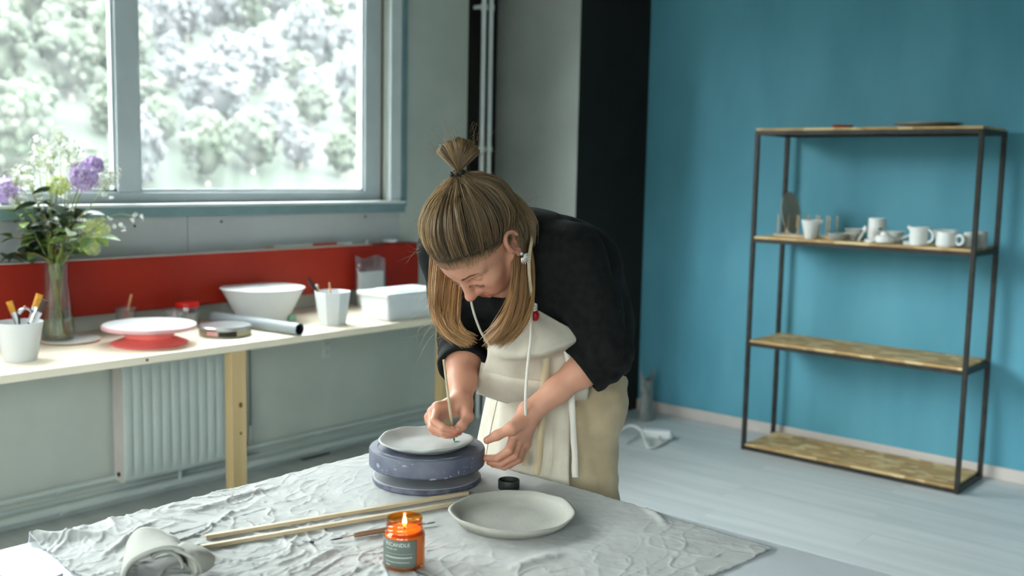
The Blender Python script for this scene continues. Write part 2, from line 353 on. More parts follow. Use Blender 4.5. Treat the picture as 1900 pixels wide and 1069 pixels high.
M['dark'] = mat('dark_plastic', lin(34, 36, 36), .45)
M['chrome'] = mat('brushed_metal', lin(190, 194, 196), .28, metal=.9, var=.05)
M['pink'] = mat('pink_plastic', lin(238, 122, 116), .35, var=.05, spec=.5)
M['pinklt'] = mat('pale_pink_plastic', lin(226, 176, 180), .4)
M['redlid'] = mat('red_lid_plastic', lin(206, 34, 30), .35)
M['tin'] = mat('olive_tin', lin(150, 146, 128), .35, metal=.6, var=.06)
M['pvc'] = mat('grey_pipe_plastic', lin(142, 150, 154), .45, var=.03)
M['clear'] = glass('clear_cup_plastic', (.93, .95, .95), .10, .10, .08)
M['bottle'] = glass('clear_glass', (.95, .97, .95), .10, .0, .02)
M['water'] = glass('vase_water', (.90, .94, .86), .06, .0, .02)
M['film'] = glass('plastic_film', (.92, .94, .95), .16, .16, .12)
M['bristle'] = mat('orange_bristle', lin(202, 140, 48), .7, var=.15, vs=60)
M['bristled'] = mat('dark_bristle', lin(66, 56, 48), .8)
M['orangeh'] = mat('amber_handle', lin(220, 150, 50), .35)
M['woodh'] = wood('wood_handle', lin(176, 124, 84), lin(202, 152, 108), .5, axis=2, scale=30)
M['skin'] = attr_mat('skin', [(0, lin(200, 150, 124)), (.5, lin(190, 116, 94)), (1, lin(164, 82, 74))], 'flush', .5, .35, .12)
M['nail'] = mat('fingernail', lin(214, 168, 152), .3)
M['hair'] = attr_mat('light_brown_hair', [(0, lin(44, 33, 23)), (.45, lin(96, 76, 53)), (.8, lin(146, 118, 82)), (1, lin(184, 155, 112))], 'tone', .42, .5)
M['hair2'] = attr_mat('golden_hair_ends', [(0, lin(70, 48, 30)), (.45, lin(132, 96, 60)), (.8, lin(176, 132, 84)), (1, lin(204, 164, 112))], 'tone', .42, .5)
M['scalp'] = mat('hair_under', lin(60, 48, 36), .6, var=.2, vs=40)
M['brow'] = mat('eyebrow_hair', lin(112, 82, 60), .7)
M['shirt'] = mat('charcoal_jersey', lin(20, 22, 21), .85, var=.25, vs=60, bump=.25, bs=260, spec=.2)
M['apron'] = linen('natural_linen', lin(186, 178, 161), lin(203, 196, 180), 800, .2)
M['pants'] = linen('sand_linen', lin(164, 147, 117), lin(178, 161, 131), 800, .2)
M['tape'] = linen('linen_tape', lin(182, 164, 134), lin(196, 180, 150), 900, .2)
M['cord'] = linen('white_cord', lin(206, 200, 188), lin(222, 217, 206), 900, .2)
M['bead'] = mat('red_bead', lin(158, 20, 28), .3)
M['silver'] = mat('silver', lin(206, 204, 196), .35, metal=.6)
M['elastic'] = mat('hair_elastic', lin(40, 38, 38), .7)
M['shoe'] = mat('grey_shoe', lin(70, 70, 72), .6)
M['leaf'] = mat('leaf_green', lin(96, 124, 62), .55, col2=lin(140, 160, 88), vs=20)
M['leafd'] = mat('dark_leaf', lin(44, 62, 46), .5, col2=lin(70, 88, 64), vs=20)
M['stem'] = mat('green_stem', lin(128, 142, 70), .5, var=.15, vs=20)
M['stemb'] = mat('brown_stem', lin(160, 128, 78), .6, var=.15)
M['purple'] = mat('purple_petal', lin(176, 146, 200), .6, col2=lin(222, 204, 234), vs=60)
M['purpled'] = mat('plum_centre', lin(104, 60, 112), .6)
M['wpetal'] = mat('white_petal', lin(236, 238, 230), .6)
M['lime'] = mat('lime_petal', lin(196, 208, 132), .6, col2=lin(222, 226, 178), vs=40)
M['tree'] = mat('pale_foliage', lin(50, 60, 46), .95, col2=lin(76, 80, 70), vs=.5, bump=0)
M['tree2'] = mat('haze_grey_foliage', lin(62, 66, 66), .95, col2=lin(80, 80, 82), vs=.5)  # haze put into the leaf colour as grey
M['hill'] = mat('hill_grass', lin(44, 52, 42), .95, col2=lin(60, 65, 57), vs=.1)
M['trunk'] = mat('tree_bark', lin(110, 104, 98), .9)
M['green'] = mat('green_sponge', lin(120, 160, 138), .9)
M['paintg'] = mat('green_glaze', lin(44, 122, 96), .5)
M['outlet'] = mat('outlet_plastic', lin(206, 212, 208), .35)
M['cable'] = mat('grey_cable', lin(110, 120, 116), .5)
M['wcable'] = mat('white_cable', lin(202, 206, 200), .5)
M['film2'] = mat('grey_plastic_bag', lin(132, 136, 134), .4, var=.15, vs=18, bump=.3, bs=30)
M['amber'] = glass('amber_glass', (.93, .58, .20), .07, 0, .02)
# ================================================================== THE ROOM
fl = struct(MB().box(XL - .2, XB + .2, YN - .2, YW + .2, -.10, -.012).build('floor', M['under'], smooth=False), 'whitewashed laminate floor of long planks', 'floor')
pw, pl_ = .19, 1.28
pm = {}
def plank_mesh(l):
    k = round(l, 3)
    if k not in pm:
        o = MB().box(-pw / 2 + .0007, pw / 2 - .0007, -l / 2 + .0007, l / 2 - .0007, -.0115, 0).build('plank', M['floor'], smooth=False); pm[k] = o.data; bpy.data.objects.remove(o)
    return pm[k]
nx = int((XB - XL) / pw) + 1
for i in range(nx):
    x = XB - pw / 2 - i * pw
    if x < 0.5: continue
    y = YN + (i * .47 % 1) * pl_ - pl_
    while y < YW:
        a, b = max(y, YN), min(y + pl_, YW)
        if b - a > .05:
            o = bpy.data.objects.new('plank', plank_mesh(b - a)); C.objects.link(o); o.location = (x, (a + b) / 2, 0); o.parent = fl
        y += pl_
MB().box(XL, 0.5 - .09, YN, YW, -.0115, 0).build('plank_field', M['floor'], fl, smooth=False)
struct(MB().box(XL - .2, XB + .2, YN - .2, YW + .2, ZC, ZC + .15).build('ceiling', M['ceil'], smooth=False), 'plain pale ceiling', 'ceiling')
# window wall with its openings
wb = MB(); y0, y1 = YW, YW + .22
wb.box(XL - .2, 4.156, y0, y1, 0, WZ0); wb.box(XL - .2, 4.156, y0, y1, WZ1, ZC)
xs = [XL - .2] + [v for w_ in WINS for v in w_] + [4.156]
for k in range(0, len(xs), 2): wb.box(xs[k], xs[k + 1], y0, y1, WZ0, WZ1)
ww = struct(wb.build('wall_window', M['wall'], smooth=False), 'grey painted wall under and beside the window', 'wall')
for a, b in ((-.2, 1.28), (1.283, 2.425), (2.428, 3.655)):
    MB().box(a, b, YW - .008, YW, 1.0, 1.185).build('panel', M['panel'], ww, smooth=False, bevel=.0015)
struct(MB().box(4.156, 4.45, YW + .04, YW + .22, 0, ZC).build('wall_niche', M['black'], smooth=False), 'black painted strip of wall behind the pipes', 'wall')
XC, YC = 4.437, 3.387
col = MB().box(XC, XB + .1, YC, YW + .2, 0, ZC).build('wall_column', M['column'], smooth=False); struct(col, 'corner column with a grey side and a black front', 'column')
col.data.materials.append(M['black'])
for p in col.data.polygons:
    if p.normal.y < -.9: p.material_index = 1
struct(MB().box(XB, XB + .2, YN - .2, YC + .1, 0, ZC).build('wall_blue', M['blue'], smooth=False), 'blue painted wall behind the shelving', 'wall')
struct(MB().box(XB - .014, XB, YN, YC, 0, .062).build('baseboard_blue', M['base'], smooth=False, bevel=.004), 'pale baseboard along the blue wall', 'baseboard')
lb = MB(); lb.box(XL - .2, XL, YN, YW, 0, WZ0); lb.box(XL - .2, XL, YN, YW, WZ1, ZC); ys = [YN] + [v for w_ in FILL_LW for v in w_] + [YW]
for k in range(0, len(ys), 2): lb.box(XL - .2, XL, ys[k], ys[k + 1], WZ0, WZ1)
struct(lb.build('wall_left', M['wall'], smooth=False), 'grey wall with added fill-light windows left of the camera', 'wall')
nb = MB(); nb.box(XL - .2, XB + .2, YN - .2, YN, 0, WZ0); nb.box(XL - .2, XB + .2, YN - .2, YN, WZ1, ZC); xs = [XL - .2] + [v for w_ in FILL_NW for v in w_] + [XB + .2]
for k in range(0, len(xs), 2): nb.box(xs[k], xs[k + 1], YN - .2, YN, WZ0, WZ1)
struct(nb.build('wall_near', M['ceil'], smooth=False), 'pale wall with an added fill-light window behind the camera', 'wall')
# windows
def window(n, a, b, mull, yf=YW, side=False):
    W = MB()
    fr = .055
    def bar(x0, x1, z0, z1, d0=.045, d1=.11): W.box(x0, x1, yf + d0, yf + d1, z0, z1)
    bar(a, b, WZ0, WZ0 + .045); bar(a, b, WZ1 - fr, WZ1); bar(a, a + .11, WZ0 + .0451, WZ1 - fr - .0001); bar(b - .11, b, WZ0 + .0451, WZ1 - fr - .0001)
    for m_ in mull: bar(m_ - .05, m_ + .05, WZ0 + .0451, WZ1 - fr - .0001)
    o = struct(W.build('window_%d' % n, M['frame'], smooth=False, bevel=.004), 'pale grey framed window over the hillside' if n == 1 else 'pale grey framed window further along the wall', 'window')
    edges = [a + .11] + [v for m_ in mull for v in (m_ - .05, m_ + .05)] + [b - .11]
    for k in range(0, len(edges), 2):
        x0, x1 = edges[k], edges[k + 1]
        sh = MB()
        for (p, q, r, s_) in ((x0, x1, WZ0 + .045, WZ0 + .058), (x0, x1, WZ1 - fr - .012, WZ1 - fr), (x0, x0 + .012, WZ0 + .045, WZ1 - fr), (x1 - .012, x1, WZ0 + .045, WZ1 - fr)): sh.box(p, q, yf + .058, yf + .075, r, s_)
        sh.build('sash_bead', M['frame'], o, smooth=False)
        MB().box(x0 + .002, x1 - .002, yf + .078, yf + .083, WZ0 + .03, WZ1 - .03).build('pane', M['pane'], o, smooth=False)
    return o
w1 = window(1, 0.9, 3.575, [2.195])
MB().box(3.569, 3.577, YW + .036, YW + .046, WZ0, WZ1).build('gasket', M['gasket'], w1, smooth=False)
window(2, -1.15, .6, [-.3]); window(3, -3.2, -1.45, [-2.3])
for k, (a, b) in enumerate(FILL_LW):
    q = MB()
    for (p, r, s_, t) in ((a, b, WZ0, WZ0 + .06), (a, b, WZ1 - .06, WZ1), (a, a + .07, WZ0, WZ1), (b - .07, b, WZ0, WZ1), ((a + b) / 2 - .04, (a + b) / 2 + .04, WZ0, WZ1)): q.box(XL - .11, XL - .04, p, r, s_, t)
    o = struct(q.build('window_%d' % (4 + k), M['frame'], smooth=False), 'unseen pale grey framed window added for fill light in the left wall', 'window')
    MB().box(XL - .08, XL - .075, a + .06, b - .06, WZ0 + .05, WZ1 - .05).build('pane', M['pane'], o, smooth=False)
for k, (a, b) in enumerate(FILL_NW):
    q = MB()
    for (p, r, s_, t) in ((a, b, WZ0, WZ0 + .06), (a, b, WZ1 - .06, WZ1), (a, a + .07, WZ0, WZ1), (b - .07, b, WZ0, WZ1), ((a + b) / 2 - .04, (a + b) / 2 + .04, WZ0, WZ1)): q.box(p, r, YN - .11, YN - .04, s_, t)
    o = struct(q.build('window_%d' % (7 + k), M['frame'], smooth=False), 'unseen pale grey framed window added for fill light behind the camera', 'window')
    MB().box(a + .06, b - .06, YN - .08, YN - .075, WZ0 + .05, WZ1 - .05).build('pane', M['pane'], o, smooth=False)
# trim round the visible window: bright reveal, darker teal side strip, ledge with teal fascia
struct(MB().box(3.58, 3.652, YW - .018, YW + .03, WZ0, WZ1 + .04).build('trim_1', M['pipe'], smooth=False, bevel=.003), 'white reveal strip beside the window', 'trim')
struct(MB().box(3.6525, 3.69, YW - .022, YW, WZ0 - .03, WZ1 + .08).build('trim_2', M['teal'], smooth=False, bevel=.003), 'teal grey strip at the window side', 'trim')
sill = MB().box(.86, 3.652, YW - .055, YW + .045, WZ0 - .012, WZ0).build('trim_3', M['pipe'], smooth=False, bevel=.002); struct(sill, 'thin white window ledge', 'trim')
fas = MB().box(.86, 3.652, YW - .05, YW - .0005, WZ0 - .055, WZ0 - .0125).build('trim_4', M['teal'], smooth=False, bevel=.002); struct(fas, 'teal fascia board under the window ledge', 'trim')
for px, py in ((250, 420), (411, 411), (678, 402)):
    q = plane(px, py, 1, YW - .008); MB().blob(q, (.006, .004, .006), 8, 6).build('screw', M['screw'], ww)
# red beam
rb = MB().box(-.3, 3.72, YW - .085, YW - .0005, .805, 1.022).build('trim_5', M['red'], smooth=False, bevel=.004); struct(rb, 'red painted beam running along the wall below the window', 'beam')
MB().box(-.3, 3.40, YW - .083, YW - .012, 1.0222, 1.0262).build('beam_highlight', M['base'], rb, smooth=False)  # pale strip painted as the highlight along the beam's top edge
struct(MB().box(XL, 4.15, YW - .012, YW, .0, .075).build('baseboard_window', M['rad'], smooth=False, bevel=.003), 'grey baseboard under the radiator', 'baseboard')
for z, r, dy in ((.045, .020, .045), (.118, .013, .03)):
    o = MB().tube([(XL + .05, YW - dy, z), (4.1, YW - dy, z)], r, 12).build('heating_pipe', M['rad']); tag(o, 'lower thick heating pipe along the wall foot' if z < .1 else 'upper thin heating pipe along the wall foot', 'pipe')
    for k in range(6): MB().tube([(1.4 + k * .42, YW - dy, z - .001), (1.43 + k * .42, YW - dy, z - .001)], r + .003, 12).build('clip', M['rad'], o)
# twin riser pipes in the niche
for px, lab in ((897, 'left one of the two white riser pipes beside the window wall'), (910, 'right one of the two white riser pipes beside the window wall')):
    q = plane(px, 100, 1, YW - .035); x = q[0]
    t = thing('riser_pipe', lab, 'pipe', (x, YW - .035, 0))
    MB().tube([(0, 0, 0.0), (0, 0, ZC - .005)], .0135, 14).build('pipe', M['pipe'], t)
    for z in (.6, 1.5, 2.27): MB().tube([(0, 0, z), (0, 0, z + .03)], .0175, 14).build('clamp', M['pipe'], t); MB().box(-.006, .006, 0, .074, z + .005, z + .025).build('bracket', M['pipe'], t, smooth=False)
# radiator
t = thing('radiator', 'white ribbed panel radiator under the pine desk', 'radiator', (2.36, 3.9, .11))
x0, x1 = plane(229, 800, 1, 3.83)[0] - 2.36, 2.62 - 2.36; RY = 3.83 - 3.9
G = []
nr = 13; cols = nr * 12 + 1
for zz in np.linspace(0, .5, 24):
    row = []
    for i in range(cols):
        u = i / (cols - 1); ph = (u * nr) % 1; rib = max(0, math.sin(PI * ph)) ** .6
        e = min(1, max(0, (zz - .03) / .03)) * min(1, max(0, (.47 - zz) / .03)); row.append((x0 + (x1 - x0) * u, RY - .008 * rib * e, zz))
    G.append(row)
MB().grid(G).build('front_panel', M['rad'], t, solid=.002)
for xx in (x0, x1 - .004): MB().box(xx, xx + .004, RY, .01, 0, .5).build('side_cover', M['base'], t, smooth=False)
MB().box(x0 + .01, x1 - .01, -.012, .01, .02, .48).build('back_panel', M['rad'], t, smooth=False)
MB().box(x0, x1, RY + .001, .01, .5, .504).build('top_grille', M['rad'], t, smooth=False)
MB().tube([(x0 - .006, -.03, .03), (x0 + .01, -.03, .03)], .009, 10).build('bleed_plug', M['dark'], t)
MB().tube([(x0 + .28, -.02, 0), (x0 + .28, -.02, -.058)], .008, 10).build('feed_pipe', M['rad'], t)
for xx in (x0 + .1, x1 - .12): MB().box(xx, xx + .02, .0105, .034, .1, .4).build('wall_bracket', M['rad'], t, smooth=False)
# conduit, cable, outlet
q = plane(461, 700, 1, YW - .012)
t = thing('conduit', 'grey vertical cable conduit on the wall beside the desk leg', 'conduit', (q[0], YW - .012, .1))
MB().box(-.012, .012, -.01, .011, 0, .62).build('duct', M['wall'], t, smooth=False, bevel=.003)
MB().box(-.004, .004, -.014, -.009, .12, .5).build('dark_slot', M['cable'], t, smooth=False)
tag(MB().tube(spline([plane(*p, 1, YW - .006) for p in ((250, 935), (330, 905), (410, 868), (470, 843), (560, 842), (690, 815))], 40), .004, 6).build('wall_cable', M['cable']), 'thin dark cable clipped along the wall near the floor', 'cable')
q = plane(605, 646, 1, YW)
t = thing('wall_outlet', 'small white double wall socket under the desk', 'outlet', (q[0], YW, q[2]))
MB().box(-.022, .022, -.010, 0, -.045, .045).build('plate', M['outlet'], t, smooth=False, bevel=.003)
for z in (.021, -.021):
    s_ = MB().lathe([(.0165, 0), (.0165, .003), (.013, .003), (.013, .0005), (0, .0005)], 20).build('socket', M['outlet'], t); s_.location = (0, -.010, z); s_.rotation_euler = (PI / 2, 0, 0)
    MB().box(-.008, -.005, -.0125, -.010, z - .002, z + .002).box(.005, .008, -.0125, -.010, z - .002, z + .002).build('hole', M['dark'], t, smooth=False)
# ================================================================== OUTSIDE: the wooded hillside
def hz(x, y):
    """valley: wooded slope ahead, unseen saddle and steep spur to the left shaped to hold back sky light"""
    az = math.degrees(math.atan2(x, y)); d = math.hypot(x, y); el = np.interp(az, [-90, -72, -64, -35, -12, 4, 20, 42, 70], [30, 28, 12, 9, 16, 20, 15, 9.5, 8])  # elevations left of the view shaped to limit sky light indoors
    t = min(1, max(0, (d - 26) / 105)); t = t * (1.35 - .35 * t)
    return -9 + t * (9 + math.tan(math.radians(el)) * 131) + 1.2 * math.sin(x * .045 + y * .03)
G = [[(x, y, hz(x, y)) for x in np.linspace(-190, 300, 80)] for y in np.linspace(6, 330, 70)]
struct(MB().grid(G).build('hillside', M['hill'], angle=180), 'pale grassy hillside beyond the window', 'hill')
ring = [[(r * math.sin(math.radians(az)), r * math.cos(math.radians(az)), z + 3 * math.sin(az * .11) * (r > 100)) for az in np.linspace(72, 275, 70)] for r, z in ((7, -9.5), (60, -9.2), (120, -2), (200, 14), (260, 34), (300, 33))]
struct(MB().grid(ring).build('sky_block_hills', M['hill'], angle=180), 'unseen ring of low hills added to cut low sky light', 'hill')  # unseen hills added to block low sky light
crowns = []
for k in range(4):
    b = MB(); rg = np.random.default_rng(40 + k)
    b.blob((0, 0, 3.4), (1.95, 1.95, 2.35), 16, 10, .07, k)
    for j in range(190):
        d = rg.normal(size=3); d[2] = abs(d[2]) * (1 if rg.random() < .8 else -1); d /= np.linalg.norm(d)
        b.blob(V3(0, 0, 3.3) + d * V3(2.25, 2.25, 2.7) * rg.uniform(.72, 1.08), rg.uniform(.20, .50) * V3(1, 1, 1.1), 6, 5, .12, 200 * k + j)
    o = b.build('crown', M['tree'] if k % 2 == 0 else M['tree2'], angle=180); crowns.append(o.data); bpy.data.objects.remove(o)
tk = MB().tube([(0, 0, -.8), (.05, 0, 1.2), (0, 0, 2.6)], [.28, .22, .15], 8).build('trunk', M['trunk']); tkm = tk.data; bpy.data.objects.remove(tk)
rg = np.random.default_rng(5); n = 0; spots = []
while n < 290:
    px = rg.uniform(-60, 720) if rg.random() < .55 else rg.uniform(-60, 270); y = 38 + rg.uniform(0, 1) ** 1.25 * 170
    d = MW @ np.array([px - CX, 200 - CY, FPX]); x = d[0] / d[1] * y
    sc = rg.uniform(.40, .95) * (.45 + y / 190)
    if any((x - a) ** 2 + (y - b) ** 2 < (2.6 * (sc + c)) ** 2 for a, b, c in spots): n += .006; continue
    spots.append((x, y, sc)); n += 1
    left = px < 250
    t = thing('hillside_tree', 'pale round-crowned tree among the trees on the hillside', 'tree', (x, y, hz(x, y)), 'trees on the hillside', rg.uniform(0, 6.28)); t.scale = (sc, sc, sc * rg.uniform(.85, 1.25))
    k = int(rg.integers(0, 2)) * 2 + (0 if left or rg.random() < .25 else 1)
    for nm, me in (('crown', crowns[k]), ('trunk', tkm)):
        o = bpy.data.objects.new(nm, me); C.objects.link(o); o.parent = t
# ================================================================== DESK along the window wall
DZ, DY = .735, 3.265
dk = thing('desk', 'long pine work desk under the red beam', 'desk', (2.2, 3.6, 0))
MB().box(-1.6, 1.35, DY - 3.6, YW - .013 - 3.6, DZ - .028, DZ).build('desk_top', M['pine'], dk, smooth=False, bevel=.002)
for px in (437, 821):
    q = plane(px, 760, 1, DY + .03); x = q[0] - 2.2
    if px > 800: x = min(x, 1.30)
    lg = MB().box(x - .033, x + .033, DY - 3.6 + .004, DY - 3.6 + .05, 0, DZ - .0285).build('leg', M['pinez'], dk, smooth=False, bevel=.003)
    if px < 500:
        for z, s_ in ((.50, .008), (.39, .005)): MB().blob((x + .005, DY - 3.6 + .0035, z), (s_, .0015, s_ * 1.3), 10, 6).build('knot', M['knot'], lg)
lg = MB().box(-1.55, -1.48, DY - 3.6 + .004, DY - 3.6 + .05, 0, DZ - .0285).build('leg', M['pinez'], dk, smooth=False, bevel=.003)
MB().blob((plane(273, 666, 1, DY)[0] - 2.2, DY - 3.6 - .0005, DZ - .014), (.006, .001, .005), 8, 6).build('knot', M['knot'], dk)
def dpos(px, py, z=DZ, ymax=3.80):
    q = plane(px, py, 2, z)
    if q[1] > ymax:
        q = plane(px, py, 1, ymax); q[2] = z
    return q
def pxm(n, p): return n * depth(p) / FPX
def cup_lathe(rb, rt, h, th=.002, sides=32): return MB().lathe([(rb * .96, 0), (rb, .002), (rt, h), (rt - th, h), (rb - th, th), (0, th)], sides)
# left cup of brushes
q = dpos(38, 668); rb_, rt_, h_ = pxm(29, q), pxm(41, q), pxm(72, q)
t = thing('brush_pot', 'white plastic pot holding wide brushes beside the flower vase', 'pot', q); cup_lathe(rb_, rt_, h_, .0025).build('pot', M['pot'], t)
cupq, cuph = q, h_
def brush(name, lab, base, foot, tip, kind, wf=.016):
    """flat brush: handle in the pot, ferrule and bristles above"""
    b = np.array(base); f = np.array(foot); t_ = np.array(tip); d = t_ - f; L = np.linalg.norm(d); d /= L
    th = thing(name, lab, 'brush', f)
    vr = MW[:, 0]; sd = vr - d * (vr @ d); sd /= np.linalg.norm(sd)
    def seg(nm, a, b_, r0, r1, m, fl=.35): return MB().tube([d * L * a, d * L * ((a + b_) / 2), d * L * b_], [r0, (r0 + r1) / 2, r1], 10, flat=fl, up=np.cross(d, sd)).build(nm, m, th)
    seg('handle', 0, .56, .004, .005, M[kind[0]], .8); seg('ferrule', .56, .80, .006, wf * .85, M['chrome']); seg('bristles', .80, 1, wf * .85, wf, M[kind[1]], .45)
    return th
D0 = cupq + V3(0, 0, .004)
zc = depth(cupq)
brush('paint_brush', 'flat brush with orange bristles and silver ferrule leaning left in the pot', 0, D0 + V3(.028, 0, 0), at(17, 559, zc), ('dark', 'bristle'), .012)
brush('paint_brush', 'brush with orange tip standing rightmost in the pot by the vase', 0, D0 + V3(-.01, .012, 0), at(74, 546, zc + .03), ('dark', 'bristle'), .013)
brush('paint_brush', 'amber-handled brush with dark round bristles beside the vase', 0, D0 + V3(-.015, -.01, 0), at(84, 557, zc - .02), ('orangeh', 'bristled'), .012)
t = thing('clay_tool', 'small metal ribbon tool standing in the middle of the pot', 'tool', D0)
MB().tube([(0, 0, 0), (0, 0, .15)], .004, 8).build('handle', M['dark'], t); top = at(46, 573, zc) - D0
MB().tube([(0, 0, .15), top], .0035, 8).build('shaft', M['chrome'], t); a = [top + V3(.022 * math.cos(s_) * .75, -.022 * math.cos(s_) * .6, -.014 + .016 * math.sin(s_)) for s_ in np.linspace(0, PI, 12)]
MB().tube(a, .003, 6, flat=1.5).build('ribbon', M['chrome'], t); MB().blob(top + V3(0, 0, .006), .005, 8, 6).build('tip', M['woodh'], t)
# trivet + vase + flowers
VQ = V3(*dpos(108, 630, DZ + .012, 3.775)[:2], DZ)
q = dpos(133, 633, DZ, 3.73)
t = thing('round_trivet', 'round white trivet with a cork underside beneath the vase', 'trivet', (q[0] - .005, q[1], DZ)); R = pxm(52, q)
MB().lathe([(R * .97, 0), (R, .001), (R, .004), (0, .004)], 48).build('cork_base', M['woodh'], t); MB().lathe([(R * .98, .0041), (R, .006), (R, .010), (R * .97, .0115), (0, .0115)], 48).build('tile', M['ceramic'], t)
VZ = DZ + .0117
t = thing('flower_vase', 'clear glass vase of water with crossing green stems', 'vase', (VQ[0], VQ[1], VZ)); VR = pxm(28, VQ); VH = .285
prof = [(VR * .80, 0), (VR * .98, .004), (VR * 1.02, .03), (VR * .99, .08), (VR * .88, .15), (VR * .78, .21), (VR * .80, VH)]
MB().lathe(prof + [(r - .003, z) for r, z in prof[::-1][:-1]] + [(VR * .76, .008), (0, .008)], 40).build('glass_body', M['bottle'], t)
MB().lathe([(0, .009), (VR * .76, .009), (VR * .97, .03), (VR * .94, .08), (VR * .88, .115), (0, .115)], 32).build('water', M['water'], t)
def leafmesh(nm, m, L=.06, W=.02):
    b = MB(); G = []
    for i in range(7):
        u = i / 6; wd = W * math.sin(PI * min(1, u * .93 + .06)) ** .8; G.append([(s_ * wd, u * L, -.25 * L * u * u + .25 * wd * abs(s_)) for s_ in (-1, -.5, 0, .5, 1)])
    o = b.grid(G).build(nm, m, solid=.0006, angle=180); me = o.data; bpy.data.objects.remove(o); return me
LM = {k: leafmesh('leaf', M[k], *v) for k, v in dict(leafd=(.07, .021), leaf=(.055, .017)).items()}
rg = np.random.default_rng(11)
NECK = V3(VQ[0], VQ[1], VZ + VH)
def stem_pts(tip, k):
    a = rg.uniform(0, 6.28); foot = V3(VQ[0] + .03 * math.cos(a + 2.6), VQ[1] + .03 * math.sin(a + 2.6), VZ + .014); nk = NECK + V3(.022 * math.cos(a), .022 * math.sin(a), -.01)
    mid = nk + (np.array(tip) - nk) * .5 + V3(0, 0, .03)
    if rg.random() > .32: foot = nk - V3(.01 * math.cos(a), .01 * math.sin(a), .05)
    return spline([foot, nk, mid, tip], 16)
def fthing(name, lab, cat, grp=None): return thing(name, lab, cat, (VQ[0], VQ[1], VZ), grp)
O_ = V3(VQ[0], VQ[1], VZ)
def floret(b, c, d, r, n=5):
    d = d / np.linalg.norm(d); u = np.cross(d, (0.3, .2, .9)); u /= np.linalg.norm(u); v = np.cross(d, u)
    for k in range(n):
        a = 2 * PI * k / n + .3; e = math.cos(a) * u + math.sin(a) * v; s_ = -math.sin(a) * u + math.cos(a) * v
        b.add([c, c + e * r * .6 + s_ * r * .33 + d * r * .25, c + e * r + d * r * .2, c + e * r * .6 - s_ * r * .33 + d * r * .25], [(0, 1, 2, 3)])
for (px, py, dz, rr, lab) in ((153, 330, -.02, .052, 'large purple allium flower head rising on the right of the bouquet'), (12, 352, .0, .045, 'purple allium flower at the left edge of the bouquet'), (172, 308, .06, .036, 'pale purple allium bloom half behind the larger one')):
    tip = at(px, py, depth(VQ) + dz); t = fthing('allium_flower', lab, 'flower'); MB().tube([p - O_ for p in stem_pts(tip, 0)], .0028, 6).build('stem', M['stem'], t)
    b = MB(); MB().blob(tip - O_, rr * .35, 10, 8).build('flower_core', M['purpled'], t)
    for k in range(70):
        z_ = 1 - 2 * (k + .5) / 70; a = k * 2.39996; d = V3(math.sqrt(1 - z_ * z_) * math.cos(a), math.sqrt(1 - z_ * z_) * math.sin(a), z_); floret(b, tip - O_ + d * rr * rg.uniform(.62, 1.05), d, .017)
    o = b.build('florets', M['purple'], t, smooth=False); o['kind'] = 'stuff'
wf = [(100, 285), (70, 300), (128, 280), (95, 312), (50, 322), (135, 305), (30, 335), (205, 330), (80, 275), (112, 262), (60, 345), (198, 345), (35, 375), (20, 395)]
for i, (px, py) in enumerate(wf):
    tip = at(px, py, depth(VQ) + rg.uniform(-.09, .09)); t = fthing('white_sprig', 'airy sprig of tiny white blossoms in the vase bouquet', 'flower', 'white sprigs in the vase'); sp_ = stem_pts(tip, 0)
    MB().tube([p - O_ for p in sp_], .0014, 5).build('stem', M['stem'], t); b = MB(); tw = MB()
    for k in range(26):
        d = V3(rg.normal(), rg.normal(), rg.normal() + .5); d /= np.linalg.norm(d); c = tip - O_ + d * rg.uniform(.018, .055); floret(b, c, d, rg.uniform(.007, .012)); tw.tube([tip - O_ - V3(0, 0, .02), c], .0005, 3, cap=False)
    b.build('blossoms', M['wpetal'], t, smooth=False)['kind'] = 'stuff'; tw.build('twigs', M['stem'], t)['kind'] = 'stuff'
t = fthing('white_sprig', 'thin sprig of white bells reaching far right over the desk', 'flower'); tip = at(252, 402, depth(VQ) - .02)
MB().tube([p - O_ for p in spline([O_ + V3(.01, 0, .02), NECK, at(175, 425, depth(VQ) - .02), at(215, 398, depth(VQ)), tip], 20)], .0013, 5).build('stem', M['stem'], t); b = MB()
for (px, py) in ((262, 405), (250, 398), (232, 424), (225, 418), (212, 420), (244, 408), (205, 408)):
    c = at(px, py, depth(VQ) - .02) - O_
    for k in range(3): floret(b, c + rg.normal(size=3) * .003, V3(*rg.normal(size=3)), .010)
b.build('blossoms', M['wpetal'], t, smooth=False)
for (px, py, rr, lab) in ((175, 425, .058, 'loose lime green flower cluster on the right of the bouquet'), (108, 345, .042, 'round lime green flower cluster in the middle of the bouquet'), (165, 455, .045, 'lime green flower cluster hanging low over the vase rim')):
    tip = at(px, py, depth(VQ) + rg.uniform(-.05, .02)); t = fthing('hydrangea_flower', lab, 'flower'); MB().tube([p - O_ for p in stem_pts(tip, 0)], .0026, 6).build('stem', M['stem'], t); b = MB()
    for k in range(90):
        d = V3(*rg.normal(size=3)); d /= np.linalg.norm(d); floret(b, tip - O_ + d * V3(1, 1, .9) * rr * rg.uniform(.5, 1), d, .013, 4)
    b.build('petals', M['lime'], t, smooth=False)['kind'] = 'stuff'
lf = [(60, 360, 'leafd'), (95, 372, 'leafd'), (130, 372, 'leafd'), (80, 395, 'leafd'), (112, 400, 'leafd'), (45, 410, 'leafd'), (20, 440, 'leaf'), (70, 430, 'leafd'), (135, 425, 'leaf'), (100, 440, 'leafd'), (35, 470, 'leafd'), (60, 470, 'leaf'), (8, 475, 'leafd'), (140, 470, 'leaf'), (185, 440, 'leaf'), (155, 395, 'leafd'), (30, 395, 'leaf')]
